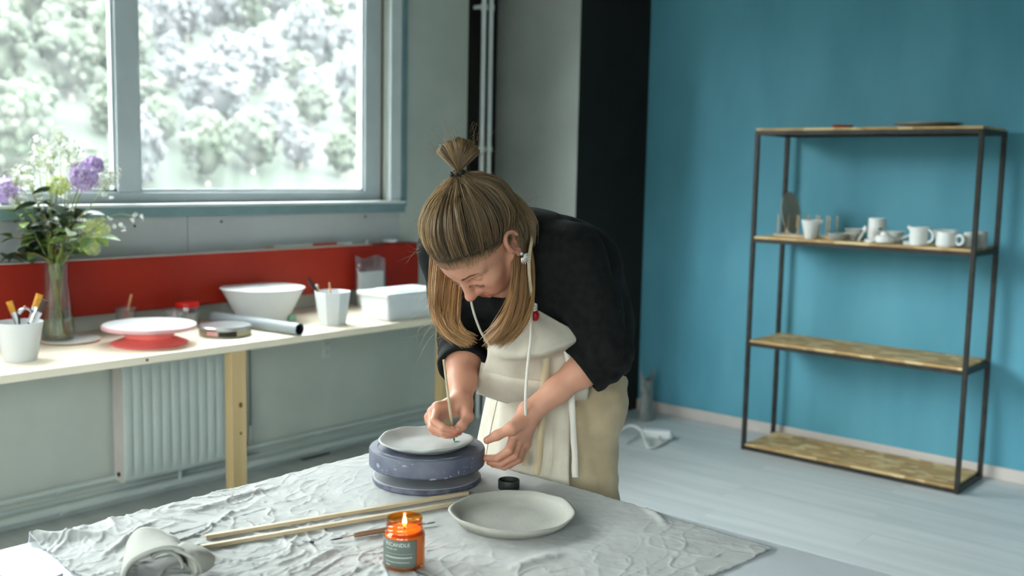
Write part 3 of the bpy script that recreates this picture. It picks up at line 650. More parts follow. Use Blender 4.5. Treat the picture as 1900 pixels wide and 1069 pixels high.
for i, (px, py, mk) in enumerate(lf):
    tip = at(px, py, depth(VQ) + rg.uniform(-.10, .06)); t = fthing('leafy_branch', 'green leafy branch in the vase bouquet', 'branch', 'leafy branches in the vase'); sp_ = stem_pts(tip, 0)
    MB().tube([p - O_ for p in sp_], .002, 5).build('stem', M['stem'] if i % 3 else M['stemb'], t)
    for k in range(7):
        p = sp_[9 + k] - O_ if k < 6 else tip - O_; o = bpy.data.objects.new('leaf', LM[mk]); C.objects.link(o); o.parent = t; o.location = p; s_ = rg.uniform(.8, 1.35); o.scale = (s_, s_, s_)
        o.rotation_euler = (rg.uniform(-.5, .7), rg.uniform(-.6, .6), rg.uniform(0, 6.28))
# pink turntable
q = dpos(278, 637, DZ, 3.52); q = V3(q[0], q[1], DZ)
t = thing('cake_turntable', 'pink plastic turntable with a white top on the pine desk', 'turntable', q); R = pxm(84, q)
MB().lathe([(R * .80, 0), (R * .82, .004), (R * .78, .008), (R * .56, .022), (R * .52, .026), (R * .52, .052), (R * .56, .056), (0, .056)], 48).build('foot', M['pink'], t)
MB().lathe([(R * .4, .0565), (R * .96, .0565), (R, .060), (R, .070), (R * .97, .0735)], 56).build('turning_rim', M['pinklt'], t)
MB().lathe([(0, .0745), (R * .965, .0745), (R * .975, .0738), (R * .96, .072), (0, .072)], 56).build('white_top', M['white'], t)
MB().box(R * .50, R * .62, -.30 * R, -.10 * R, .040, .052).build('lock_lever', M['dark'], t, smooth=False, bevel=.002)
# little plastic cups, jar with red lid
for (px, py, lab, st) in ((232, 572, 'small clear plastic cup with a wooden stick in it', True), (322, 577, 'small clear plastic cup standing in front of the red-lidded jar', False)):
    q = plane(px, py, 1, 3.79 if st else 3.72); rt = pxm(19, q); h = q[2] - DZ + .004
    t = thing('plastic_cup', lab, 'cup', (q[0], q[1], DZ))
    MB().lathe([(rt * .72, 0), (rt * .74, .002), (rt * .93, h - .006), (rt * 1.03, h - .004), (rt * 1.03, h), (rt * .90, h - .001), (rt * .72, .003), (0, .003)], 28).build('cup', M['clear'], t)
    if st:
        tp = plane(244, 546, 1, 3.80) - V3(q[0], q[1], DZ)
        s_ = thing('wooden_stick', 'short wooden stirring stick standing in the left plastic cup', 'stick', (q[0] - .012, q[1] - .0, DZ + .004)); MB().tube([(0, 0, 0), (tp[0] + .012, tp[1], tp[2] - .004)], [.0035, .0055], 8, flat=.5, up=(0, 1, 0)).build('shaft', M['woodh'], s_)
q = plane(348, 590, 1, 3.765); q[2] = DZ; R = pxm(21, q); top = plane(348, 562, 1, 3.765)[2] - DZ
t = thing('lidded_jar', 'clear jar with a bright red screw lid against the wall', 'jar', q)
MB().lathe([(R * .95, 0), (R, .004), (R, top - .02), (R * .9, top - .008), (R * .9, top - .006), (R * .86, top - .006), (R * .94, top - .022), (R * .94, .005), (0, .005)], 32).build('jar_body', M['clear'], t)
MB().lathe([(R * 1.02, top - .016), (R * 1.04, top - .014), (R * 1.04, top), (R, top + .003), (0, top + .003), ], 32).build('lid', M['redlid'], t)
MB().lathe([(0, .006), (R * .92, .006), (R * .92, top * .62), (0, top * .62)], 24).build('contents', M['wax'] if False else M['base'], t)
# tin
q = dpos(418, 621); R = pxm(47, q)
t = thing('round_tin', 'low round silver tin with a dark slot in its side', 'tin', q)
MB().lathe([(R * .96, 0), (R, .003), (R, .030), (0, .030)], 48).build('tin_body', M['tin'], t); MB().lathe([(R * .9, .0302), (R * 1.02, .0302), (R * 1.02, .036), (R * .98, .040), (R * .6, .041), (R * .55, .0395), (0, .0395)], 48).build('tin_lid', M['chrome'], t)
a0 = math.atan2(-q[1], -q[0]); G = [[((R + .0006) * math.cos(a0 + a), (R + .0006) * math.sin(a0 + a), z) for a in np.linspace(-.25, .45, 12)] for z in (.006, .024)]; MB().grid(G).build('slot', M['dark'], t, solid=.001)
G = [[((R + .0006) * math.cos(a0 + a), (R + .0006) * math.sin(a0 + a), z) for a in np.linspace(-.75, -.3, 8)] for z in (.008, .026)]; MB().grid(G).build('sticker', M['pinklt'], t, solid=.001)
# grey pipe offcut
a = dpos(556, 612, DZ + .024); b = dpos(396, 589, DZ + .024, 3.80); d = b - a
t = thing('plastic_pipe', 'short length of grey plastic pipe lying on the desk', 'pipe', (a[0], a[1], DZ)); L = np.linalg.norm(d); dd = d / L
pipe_pts = [V3(0, 0, .0245), d + V3(0, 0, .0245)]
MB().tube(pipe_pts, .0245, 28, cap=False).build('outer_tube', M['pvc'], t); MB().tube(pipe_pts, .0215, 28, cap=False).build('inner_wall', M['dark'], t)  # inner wall darkened to stand in for shade inside the pipe
G = [[V3(0, 0, .0245) + (r * (math.cos(s_) * V3(0, 0, 1) + math.sin(s_) * np.cross(dd, (0, 0, 1)))) for s_ in np.linspace(0, 2 * PI, 29)] for r in (.0215, .0245)]; MB().grid(G).build('cut_edge', M['pvc'], t)
o = MB().lathe([(0, 0), (.021, 0)], 20).build('bore_shade', M['dark'], t)  # dark disc across the bore, painted shade
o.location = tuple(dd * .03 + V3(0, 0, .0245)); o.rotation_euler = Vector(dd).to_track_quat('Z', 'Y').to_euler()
# bowl
q = dpos(488, 583, DZ, 3.70); q[2] = DZ; zc = depth(q); rt, rb_, h = 76 * zc / FPX, 46 * zc / FPX, 62 * zc / FPX
t = thing('mixing_bowl', 'large milky white flared plastic bowl on the desk', 'bowl', q)
MB().lathe([(rb_ * .95, 0), (rb_, .003), (rb_ * 1.08, h * .18), (rt * .985, h - .004)], 64).build('bowl', M['milky'], t)
MB().lathe([(rt * .985, h - .006), (rt * 1.015, h - .003), (rt * 1.015, h + .001), (rt * .98, h + .001)], 64).build('rim', M['white'], t)
q = dpos(540, 596); q[2] = DZ; o = MB().box(-.018, .018, -.014, .014, 0, .028).build('sponge', M['green'], bevel=.004); o.location = q; tag(o, 'small green sponge beside the grey pipe end', 'sponge')
# octagonal cup with tools
q = dpos(617, 602); zc = depth(q); rb_, rt_, h_ = 26 * zc / FPX, 35 * zc / FPX, 62 * zc / FPX
t = thing('tool_cup', 'white eight-sided plastic cup holding tools beside the storage box', 'cup', q, rz=.5)
MB().lathe([(rb_ * .97, 0), (rb_, .002), (rt_, h_), (rt_ * .94, h_), (rb_ * .9, .004), (0, .004)], 8).build('cup', M['pot'], t, angle=20, bevel=.002)
f0 = q + V3(0, 0, .006)
b_ = thing('paint_brush', 'black-handled tool leaning left in the eight-sided cup', 'brush', f0 + V3(.012, 0, 0)); tip = at(572, 516, zc) - f0 - V3(.012, 0, 0); MB().tube([(0, 0, 0), tip * .6], .004, 8).build('shaft', M['dark'], b_); MB().tube([tip * .6, tip * .8, tip], [.006, .0085, .006], 10).build('grip', M['dark'], b_)
b_ = thing('wooden_tool', 'short pinkish wooden tool in the eight-sided cup', 'tool', f0 + V3(-.004, -.01, 0)); tip = at(611, 524, zc) - f0 - V3(-.004, -.01, 0); MB().tube([(0, 0, 0), tip * .7, tip], [.004, .005, .0035], 8).build('shaft', M['woodh'], b_)
b_ = thing('wooden_tool', 'pale round-ended tool half hidden behind the dark one in the cup', 'tool', f0 + V3(.0, .012, 0)); tip = at(588, 530, zc) - f0 - V3(0, .012, 0); MB().tube([(0, 0, 0), tip], .0035, 8).build('shaft', M['stick'], b_); MB().blob(tip, .006, 8, 6).build('round_end', M['base'], b_)
# storage box
q = dpos(720, 599); bx, by, bh = .33, .19, .118
t = thing('storage_box', 'white plastic storage box with a fitted lid', 'box', (q[0] + bx / 2 + .004, q[1] + by / 2 + .008, DZ))
b = MB(); r = .92; v = [(-bx / 2 * r, -by / 2 * r, 0), (bx / 2 * r, -by / 2 * r, 0), (bx / 2 * r, by / 2 * r, 0), (-bx / 2 * r, by / 2 * r, 0), (-bx / 2, -by / 2, bh), (bx / 2, -by / 2, bh), (bx / 2, by / 2, bh), (-bx / 2, by / 2, bh)]
b.add(v, [(3, 2, 1, 0), (0, 1, 5, 4), (1, 2, 6, 5), (2, 3, 7, 6), (3, 0, 4, 7), (4, 5, 6, 7)]); b.build('tub', M['white'], t, smooth=False, bevel=.008)
e = .008; MB().box(-bx / 2 - e, bx / 2 + e, -by / 2 - e, by / 2 + e, bh - .014, bh + .006).build('lid', M['white'], t, smooth=False, bevel=.006)
MB().box(-bx / 2 + .07, bx / 2 - .02, -by / 2 + .02, by / 2 - .02, bh + .0062, bh + .012).build('raised_panel', M['white'], t, smooth=False, bevel=.004)
# plastic bag behind the box
rg = np.random.default_rng(3); q = plane(685, 560, 1, 3.80)
t = thing('plastic_bag', 'crumpled clear plastic bag propped against the red beam', 'bag', (q[0], 3.79, DZ)); bw = pxm(37, q); hb = plane(685, 474, 1, 3.80)[2] - DZ; b = MB(); G = []
for i in range(16):
    v = i / 15; row = []
    for j in range(32):
        a = 2 * PI * j / 32; th = .028 * (1 - .55 * v) + .004; x = bw * (1 - .06 * v) * math.copysign(abs(math.cos(a)) ** .6, math.cos(a)); y = th * math.sin(a)
        nz_ = noise(np.array([x * 30]), np.array([v * 6]), np.array([math.sin(a) * 2.]))[0] * .007
        row.append((x + nz_ * .6, y + nz_, hb * v - .02 * v ** 4 * (.5 + .5 * math.cos(x / bw * 5 + 1.5))))
    G.append(row)
b.grid(G, wrap=True).build('bag', M['film'], t, angle=180)
MB().box(-bw * .8, bw * .8, -.012, .012, .004, hb * .68).build('white_contents', M['milky'], t, bevel=.008)
MB().tube(spline([G[-1][j] for j in range(0, 16, 3)], 20), .003, 6).build('rolled_lip', M['film'], t)
# things lying on the beam
ZBm = 1.0265
def onbeam(px, dy=.05): q = plane(px, 452, 1, YW - dy); return V3(q[0], YW - dy, ZBm)
def rodthing(name, lab, cat, pxs, mats, r, dy, z0=0):
    a = onbeam(pxs[0], dy); t = thing(name, lab, cat, a)
    for k in range(len(pxs) - 1):
        p, q = onbeam(pxs[k], dy) - a, onbeam(pxs[k + 1], dy) - a; MB().tube([p + V3(0, 0, r + z0), q + V3(0, 0, r + z0)], r, 10).build(('shaft', 'grip', 'tip', 'end')[k], M[mats[k]], t)
    return t
rodthing('marker_pen', 'white marker with a red middle lying on the red beam', 'pen', (556, 579, 624, 652), ('white', 'redlid', 'white'), .007, .055)
rodthing('clay_tool', 'white-handled tool lying at the left on the red beam', 'tool', (490, 507, 535, 552), ('stick', 'white', 'white'), .006, .03)
rodthing('wooden_stick', 'thin wooden stick lying in front on the red beam', 'stick', (498, 560, 640), ('stick', 'stick'), .003, .072)
o = MB().blob((0, 0, .008), (.012, .010, .008), 12, 8, .06, 2).build('clay_lump', M['base']); o.location = onbeam(681); tag(o, 'tiny pale lump of clay on the red beam', 'clay')
o = MB().lathe([(.03, 0), (.038, .003), (.042, .013), (.039, .013), (.034, .004), (0, .004)], 28).build('small_dish', M['milky']); o.location = onbeam(724, .046); o.scale = (1, .9, 1); tag(o, 'shallow white dish at the right on the red beam', 'dish')
# ================================================================== SHELVING by the blue wall
SX0, SX1, SY0, SY1 = 4.71, 5.055, 1.408, 2.488; TB = .02
sh = thing('shelving_unit', 'black steel shelving unit with strand board shelves', 'shelf', ((SX0 + SX1) / 2, (SY0 + SY1) / 2, 0)); o0 = V3((SX0 + SX1) / 2, (SY0 + SY1) / 2, 0)
LV = [.034, .572, 1.098, 1.632]
for x in (SX0, SX1 - TB):
    for y in (SY0, SY1 - TB): MB().box(x - o0[0], x + TB - o0[0], y - o0[1], y + TB - o0[1], 0, LV[3] - .012).build('post', M['steel'], sh, smooth=False, bevel=.0015)
for k, z in enumerate(LV):
    t0, t1 = z - .012 - TB, z - .0122
    for x in (SX0, SX1 - TB): MB().box(x - o0[0] + .001, x + TB - o0[0] - .001, SY0 + TB - o0[1], SY1 - TB - o0[1], t0, t1).build('rail', M['steel'], sh, smooth=False)
    for y in (SY0, SY1 - TB): MB().box(SX0 + TB - o0[0], SX1 - TB - o0[0], y - o0[1] + .001, y + TB - o0[1] - .001, t0, t1).build('rail', M['steel'], sh, smooth=False)
    e = TB + .001 if k < 3 else .004
    MB().box(SX0 - o0[0] + .001, SX1 - o0[0] - .001, SY0 + e - o0[1], SY1 - e - o0[1], z - .012, z).build('shelf_board', M['osb'], sh, smooth=False, bevel=.001)
Z2 = LV[2]
def sp(px, x): return V3(x, plane(px, 440, 0, x)[1], Z2)
def vess(name, lab, cat, px, x, r, prof, m='ceramic', handle=None, n=32, group=None):
    """prof in units of (r, m)"""
    t = thing(name, lab, cat, sp(px, x), group); MB().lathe([(a * r, z) for a, z in prof], n).build('body', M[m], t)
    if handle:
        hz, hr, hw, ang, kind = handle; d = V3(math.cos(ang), math.sin(ang), 0); rr = r * prof[2][0]
        pts = [d * (rr - .002 + hr * (1 if kind == 'ring' else .9) * (math.sin(s_) if kind != 'ring' else 1 + math.sin(s_))) + V3(0, 0, hz + (hw if kind != 'ring' else hr * 1.1) * math.cos(s_)) for s_ in (np.linspace(0, PI, 12) if kind != 'ring' else np.linspace(0, 2 * PI, 20))]
        MB().tube(pts, .0055 if kind != 'ring' else .007, 8).build('handle', M[m], t)
    return t
u = 5.2 / FPX
HA = -PI / 2 - .25
# plate rack
a, b = sp(1436, 4.80), sp(1545, 4.80); c = (a + b) / 2; L = abs(a[1] - b[1])
t = thing('plate_rack', 'pale wooden plate rack with upright pegs', 'rack', (4.84, c[1], Z2))
for x in (-.045, .045): MB().box(x - .008, x + .008, -L / 2, L / 2, 0, .014).build('base_rail', M['stick'], t, smooth=False, bevel=.002)
for y in (-L / 2 + .02, L / 2 - .02): MB().box(-.037, .037, y - .006, y + .006, .002, .012).build('cross_bar', M['stick'], t, smooth=False)
for k in range(6):
    y = L / 2 - .022 - k * (L - .04) / 5
    for x in (-.045, .045): MB().tube([(x, y, .014), (x, y, .112)], .0042, 8).build('peg', M['stick'], t)
o = MB().lathe([(0, 0), (.075, 0), (.098, .008), (.104, .014), (.101, .015), (.074, .004), (0, .004)], 44).build('dinner_plate', M['clay']); yk = c[1] + L / 2 - .022 - (L - .04) / 5 * .55
o.location = (4.84, yk - .002, Z2 + .1195); o.rotation_euler = (PI / 2 - .16, 0, 0); o.rotation_euler.rotate_axis('Z', 0); tag(o, 'olive grey plate standing upright in the wooden rack', 'plate')
t = vess('pouring_cup', 'tapered white cup with a small spout in front of the rack', 'cup', 1504, 4.765, 18 * u, [(.52, 0), (.56, .003), (.95, .088), (1, .092), (.94, .092), (.5, .006), (0, .006)])
MB().tube([(0, -.8 * 18 * u, .080), (0, -1.15 * 18 * u, .090)], [.010, .006], 8).build('spout', M['ceramic'], t)
vess('small_bowl', 'low pale grey-blue bowl right of the plate rack', 'bowl', 1555, 4.775, 19 * u, [(.5, 0), (.62, .004), (.95, .028), (1, .034), (.95, .034), (.5, .008), (0, .008)], 'claylt')
vess('small_dish', 'footed little white dish behind the spoon', 'dish', 1580, 4.86, 14 * u, [(.6, 0), (.6, .012), (.95, .03), (1, .036), (.92, .036), (.5, .018), (0, .018)])
vess('small_bowl', 'wide pale bowl at the back behind the spoon', 'bowl', 1587, 4.95, 20 * u, [(.5, 0), (.6, .004), (.96, .046), (1, .052), (.95, .052), (.5, .01), (0, .01)])
q = sp(1593, 4.755); t = thing('ceramic_spoon', 'white ceramic spoon leaning upright against the dishes', 'spoon', q); tip = V3(.03, -.02, .066)
MB().tube([(0, 0, .004), tip * .55, tip * .75], [.005, .004, .004], 8).build('handle', M['ceramic'], t); MB().blob(tip * .92, (.008, .010, .017), 12, 8).build('bowl', M['ceramic'], t)
t = vess('tall_tumbler', 'tall white ceramic cylinder with a small dark mark', 'vase', 1626, 4.86, 14.5 * u, [(.94, 0), (1, .004), (1, .108), (.97, .112), (.92, .112), (.9, .006), (0, .006)])
aa = math.atan2(-sp(1626, 4.86)[1], -4.86); R = 14.5 * u + .0006; G = [[(R * math.cos(aa + s_), R * math.sin(aa + s_), z) for s_ in np.linspace(.15, .6, 6)] for z in (.058, .068)]; MB().grid(G).build('dark_mark', M['label'], t, solid=.0006)
vess('small_dish', 'tiny white dish at the foot of the tall cylinder', 'dish', 1617, 4.745, 11 * u, [(.7, 0), (.95, .004), (1, .016), (.94, .016), (.7, .005), (0, .005)])
vess('lidded_pot', 'round white pot with a knob just right of the tall cylinder', 'pot', 1642, 4.76, 16 * u, [(.7, 0), (.95, .006), (1, .022), (.85, .036), (.5, .040), (.45, .052), (.3, .055), (0, .055)])
vess('small_bowl', 'white bowl stacked behind the knobbed pot', 'bowl', 1660, 4.85, 16 * u, [(.5, 0), (.6, .01), (.95, .05), (1, .055), (.94, .055), (.5, .014), (0, .014)])
q = sp(1672, 4.80); t = thing('ceramic_ladle', 'white ladle lying with its handle up between the pot and the jug', 'ladle', q); MB().tube([(0, .03, .012), (.01, -.01, .03), (.02, -.055, .052)], [.006, .005, .005], 8).build('handle', M['ceramic'], t); MB().blob((0, .045, .013), (.018, .022, .012), 12, 8).build('bowl', M['ceramic'], t)
o = MB().box(-.012, .012, -.016, .016, 0, .016).build('clay_block', M['ceramic'], bevel=.004); o.location = sp(1684, 4.745); tag(o, 'little white clay block left of the jug', 'clay')
t = vess('milk_jug', 'white jug with a pointed lip and a curved handle', 'jug', 1705, 4.765, 15.5 * u, [(.9, 0), (.98, .004), (.96, .06), (1.05, .084), (1, .084), (.9, .06), (.9, .006), (0, .006)], handle=(.045, .036, .030, HA, 'loop'))
MB().tube([(0, .95 * 15.5 * u, .076), (-.003, 1.25 * 15.5 * u, .086)], [.011, .006], 8).build('lip', M['ceramic'], t)
vess('small_bowl', 'wide white bowl behind the ring-handled mug', 'bowl', 1753, 4.90, 20 * u, [(.5, 0), (.6, .01), (.95, .064), (1, .070), (.95, .070), (.5, .014), (0, .014)])
vess('coffee_mug', 'white mug with a big round ring handle near the post', 'mug', 1757, 4.765, 16.5 * u, [(.85, 0), (.98, .006), (1, .03), (.97, .066), (.92, .069), (.9, .05), (.85, .008), (0, .008)], handle=(.036, .019, .0, HA, 'ring'))
vess('ceramic_jar', 'small white cylinder just left of the front right post', 'jar', 1798, 4.85, 8.5 * u, [(.95, 0), (1, .003), (1, .064), (.9, .068), (.8, .068), (.8, .006), (0, .006)])
vess('ceramic_jar', 'white-collared grey cylinder between the right posts', 'jar', 1822, 4.90, 8.5 * u, [(1.1, 0), (1.1, .05), (1, .054), (1, .074), (.85, .074), (.85, .01), (0, .01)], 'claylt')
q = plane(1564, 234, 0, 4.80); o = MB().lathe([(.035, 0), (.045, .004), (.050, .014), (.047, .014), (.04, .005), (0, .005)], 32).build('small_dish', M['red']); o.location = (4.80, q[1], LV[3]); tag(o, 'small dark red dish on the top shelf', 'dish')
q = plane(1722, 229, 0, 4.86); o = MB().lathe([(.07, 0), (.09, .004), (.145, .016), (.150, .021), (.146, .022), (.09, .008), (0, .007)], 48).build('dinner_plate', M['claylt']); o.location = (4.86, q[1], LV[3]); tag(o, 'pale wide plate on the top shelf', 'plate')
# bag, adapter and cable at the column foot
q = plane(1198, 778, 2, 0); q[1] = min(q[1], YC - .08); t = thing('plastic_bag', 'grey crumpled plastic sack standing at the column foot', 'bag', q); G = []
for i in range(16):
    v = i / 15; row = []
    for j in range(28):
        a = 2 * PI * j / 28; r = .055 * (1 - .25 * math.sin(v * PI * .9) + .15 * v); x, y = r * math.cos(a) * 1.15, r * math.sin(a) * .8 * (1 - .6 * v); k = noise(np.array([x * 40]), np.array([v * 7]), np.array([y * 40]), 4)[0] * .010; row.append((x + k, y + k * .6, .26 * v + .035 * v ** 3 * math.cos(2 * a + .4)))
    G.append(row)
MB().grid(G, wrap=True).build('sack', M['film2'], t, angle=180); MB().lathe([(0, 0), (.05, 0)], 16).build('bottom', M['film2'], t)
q = plane(1208, 812, 2, 0); t = thing('power_adapter', 'white box-shaped power adapter on the floor by the column', 'adapter', q, rz=.45); MB().box(-.035, .035, -.11, .05, 0, .045).build('case', M['white'], t, smooth=False, bevel=.012); MB().box(-.028, .028, -.112, -.109, .006, .039).build('front_plate', M['outlet'], t, smooth=False)
o = MB().tube(spline([plane(px, py, 2, z) for px, py, z in ((1150, 800, .01), (1170, 790, .07), (1190, 800, .06), (1203, 830, .01), (1220, 828, .008), (1240, 816, .008), (1232, 808, .01), (1222, 812, .02))], 50), .0075, 8).build('power_cable', M['wcable']); tag(o, 'thick white cable looping over the floor beside the adapter', 'cable')
o = MB().tube(spline([plane(px, py, 2, z) for px, py, z in ((1162, 822, .006), (1180, 806, .02), (1195, 798, .02), (1202, 792, .015))], 30), .006, 8).build('power_cable', M['wcable']); tag(o, 'short cable end lying behind the adapter', 'cable')
# ================================================================== TABLE
TX0, TX1, TY0, TY1, TZ = .28, 1.672, .18, 1.752, .745
tb = thing('work_table', 'white table covered by a creased canvas cloth', 'table', ((TX0 + TX1) / 2, (TY0 + TY1) / 2, 0)); o1 = V3((TX0 + TX1) / 2, (TY0 + TY1) / 2, 0)
MB().box(TX0 - o1[0], TX1 - o1[0], TY0 - o1[1], TY1 - o1[1], TZ - .03, TZ).build('table_top', M['tablew'], tb, smooth=False, bevel=.003)
for x in (TX0 + .06, TX1 - .12):
    for y in (TY0 + .06, TY1 - .12): MB().box(x - o1[0], x + .05 - o1[0], y - o1[1], y + .05 - o1[1], 0, TZ - .0305).build('leg', M['tablew'], tb, smooth=False, bevel=.003)
MB().box(TX0 + .11 - o1[0], TX1 - .12 - o1[0], TY1 - .10 - o1[1], TY1 - .08 - o1[1], TZ - .11, TZ - .0305).build('apron_board', M['tablew'], tb, smooth=False)
MB().box(TX1 - .10 - o1[0], TX1 - .08 - o1[0], TY0 + .11 - o1[1], TY1 - .12 - o1[1], TZ - .11, TZ - .0305).build('apron_board', M['tablew'], tb, smooth=False)
# the cloth: a crumpled sheet, slightly hanging over the back and right edges
A, B_, Cc, D = V3(.770, 1.768, 0), V3(1.690, 1.772, 0), V3(1.640, .795, 0), V3(.700, .86, 0)
nu, nv = 420, 420
U, Vv = np.meshgrid(np.linspace(0, 1, nu), np.linspace(0, 1, nv), indexing='ij')
P = (A[None, None] * ((1 - U) * (1 - Vv))[..., None] + B_[None, None] * (U * (1 - Vv))[..., None] + Cc[None, None] * (U * Vv)[..., None] + D[None, None] * ((1 - U) * Vv)[..., None])
ed = np.minimum(np.minimum(U, 1 - U), np.minimum(Vv, 1 - Vv)); en = np.exp(-ed / .02)
P[..., 0] += .012 * noise(Vv * 9, U * 9, seed=3) * np.exp(-np.minimum(U, 1 - U) / .15) + .0022 * noise(Vv * 160, U * 160, seed=5) * en
P[..., 1] += .010 * noise(U * 8, Vv * 8, seed=4) * np.exp(-np.minimum(Vv, 1 - Vv) / .15) + .0022 * noise(U * 160, Vv * 160, seed=6) * en
X, Y = P[..., 0], P[..., 1]
wx, wy = X + .05 * noise(X * 5, Y * 5, seed=9), Y + .05 * noise(X * 5, Y * 5, seed=10)
def ridge(x, y, s, sd, p=3): return (1 - np.abs(noise(x * s, y * s, seed=sd))) ** p
flat = np.clip(1.15 - 1.6 * np.exp(-(((X - 1.50) / .27) ** 2 + ((Y - 1.30) / .34) ** 2)), .08, 1)   # smoothed where the plates stand
lft = np.clip((1.45 - X) / .5, .25, 1)
Zh = (0.0028 * ridge(wx * 1.3 + wy * .8, wy * 1.1 - wx * .5, 6, 21, 7) + .0036 * ridge(wx * 1.4 + .5 * wy, wy - .4 * wx, 12, 22, 11) + .0026 * ridge(wx * .8 - .6 * wy, wy * 1.4, 21, 23, 9) + .0016 * ridge(wx * 1.5 + wy, wy * .9 - .5 * wx, 38, 28, 7) + .0008 * ridge(wx, wy, 75, 29, 5) + .0010 * noise(X * 16, Y * 16, seed=24)) * flat * (.35 + .85 * lft) + .0005 * noise(X * 70, Y * 70, seed=26)
def fold(px0, py0, px1, py1, wd, hgt):
    a, b = plane(px0, py0, 2, TZ), plane(px1, py1, 2, TZ); d = b[:2] - a[:2]; L = np.linalg.norm(d); d /= L; s_ = (X - a[0]) * d[0] + (Y - a[1]) * d[1]; n_ = -(X - a[0]) * d[1] + (Y - a[1]) * d[0] + .01 * noise(X * 12, Y * 12, seed=30)
    return hgt * np.exp(-(n_ / wd) ** 2) * np.clip(s_ / .05, 0, 1) * np.clip((L - s_) / .05, 0, 1)
Zh += fold(180, 1045, 300, 965, .006, .007) + fold(560, 1060, 640, 1010, .008, .006) + fold(930, 1069, 1040, 1025, .014, .006) + fold(1190, 940, 1245, 985, .008, .005) + fold(330, 960, 520, 905, .012, .006) + fold(60, 1005, 210, 1000, .014, .012)
over = np.clip(X - TX1 - .003, 0, None) + np.clip(Y - TY1 - .003, 0, None)
Zc_ = TZ + .0018 + np.maximum(Zh, 0) - over * 1.6 + .010 * np.exp(-(((X - .775) / .03) ** 2 + ((Y - 1.75) / .025) ** 2))
P[..., 2] = Zc_
Q = np.arange(nu * nv).reshape(nu, nv); Q = np.stack([Q[:-1, :-1], Q[:-1, 1:], Q[1:, 1:], Q[1:, :-1]], -1).reshape(-1, 4)
me = fmesh('canvas_cloth', P.reshape(-1, 3), Q[:, ::-1]); co = finish('canvas_cloth', me, M['cloth'], None, angle=180, solid=.0012); tag(co, 'creased off-white canvas cloth with frayed edges on the table', 'cloth')
fr = MB(); rg = np.random.default_rng(8)
for k in range(420):
    i = int(rg.integers(0, nu)); p = P[i, 0]; fr.tube([p, p + V3(rg.normal() * .004, .004 + rg.random() * .006, rg.normal() * .003)], .0004, 3, cap=False)
o = fr.build('frayed_threads', M['cloth'], co, smooth=False); o['kind'] = 'stuff'
CZ = TZ + .0045        # things stand here, on the cloth
# banding wheel
q = plane(792, 884, 2, CZ + .006); WX, WY = q[0], q[1]; R0 = pxm(100, q); R1 = pxm(106.5, q); WH0, WH1 = .034, .072
t = thing('banding_wheel', 'blue-grey potter banding wheel smeared with dried clay', 'wheel', (WX, WY, CZ)); WQ = V3(WX, WY, CZ)
MB().lathe([(R0 * .985, 0), (R0, .002), (R0, .009), (R0 * .985, .0105)], 72).build('base_rim', M['baserim'], t)
MB().lathe([(R0 * .986, .0106), (R0 * .97, .0122), (R0 * .3, .015), (R0 * .28, .020), (0, .020)], 72).build('base', M['wheelbase'], t)
MB().lathe([(R0 * .25, .0205), (R0 * .25, WH0 - .001), (0, WH0 - .001)], 32).build('spindle', M['dark'], t)
MB().lathe([(R1 * .3, WH0), (R1 * .975, WH0), (R1, WH0 + .003), (R1, WH1 - .003), (R1 * .985, WH1), (R1 * .86, WH1), (R1 * .855, WH1 - .0012), (R1 * .845, WH1 - .0012), (R1 * .84, WH1), (0, WH1)], 96).build('turning_head', M['wheel'], t)
rg = np.random.default_rng(21)
av = math.atan2(-WY, -WX)
sm = MB()
def smear(a, z, w_, h_, top=False, rr=0):
    n = 12; c = []
    for k in range(n):
        s_ = 2 * PI * k / n; j = rg.uniform(.55, 1.15); c.append((w_ * math.cos(s_) * j, h_ * math.sin(s_) * j))
    if not top: v = [((R1 + .0006) * math.cos(a + x / R1), (R1 + .0006) * math.sin(a + x / R1), z + y) for x, y in c] + [((R1 + .0009) * math.cos(a), (R1 + .0009) * math.sin(a), z)]
    else: v = [((rr + y) * math.cos(a + x / rr), (rr + y) * math.sin(a + x / rr), WH1 + .0004) for x, y in c] + [(rr * math.cos(a), rr * math.sin(a), WH1 + .0008)]
    sm.add(v, [(k, (k + 1) % n, n) for k in range(n)])
for k in range(20): smear(av + rg.uniform(-1.5, 1.5), rg.uniform(WH0 + .005, WH1 - .004), rg.uniform(.0006, .0045), rg.uniform(.0004, .0018))
for (a, z, w_, h_) in ((-.95, .050, .008, .005), (-.38, .061, .007, .003), (.10, .036, .008, .002), (.32, .037, .006, .0016), (-.55, .052, .003, .002), (.55, .045, .002, .004)): smear(av + a, z, w_, h_)
sm.build('clay_splash', M['wheelmark'], t, smooth=False)['kind'] = 'stuff'
sm = MB()
for k in range(20): smear(av + rg.uniform(-1.2, .5), 0, rg.uniform(.008, .026), rg.uniform(.0008, .003), True, rg.uniform(R1 * .87, R1 * .965))
sm.build('clay_smear', M['wheelmark'], t, smooth=False)
a = av - .98 + .0
cl = MB(); pa = math.atan2(plane(893, 850, 2, CZ + .05)[1] - WY, plane(893, 850, 2, CZ + .05)[0] - WX)
G = [[((R1 + .0005) * math.cos(pa + s_), (R1 + .0005) * math.sin(pa + s_), z) for s_ in np.linspace(-.08, .12, 5)] for z in (WH0 + .006, WH1 - .004)]; MB().grid(G).build('worn_patch', M['stick'], t, solid=.0006)
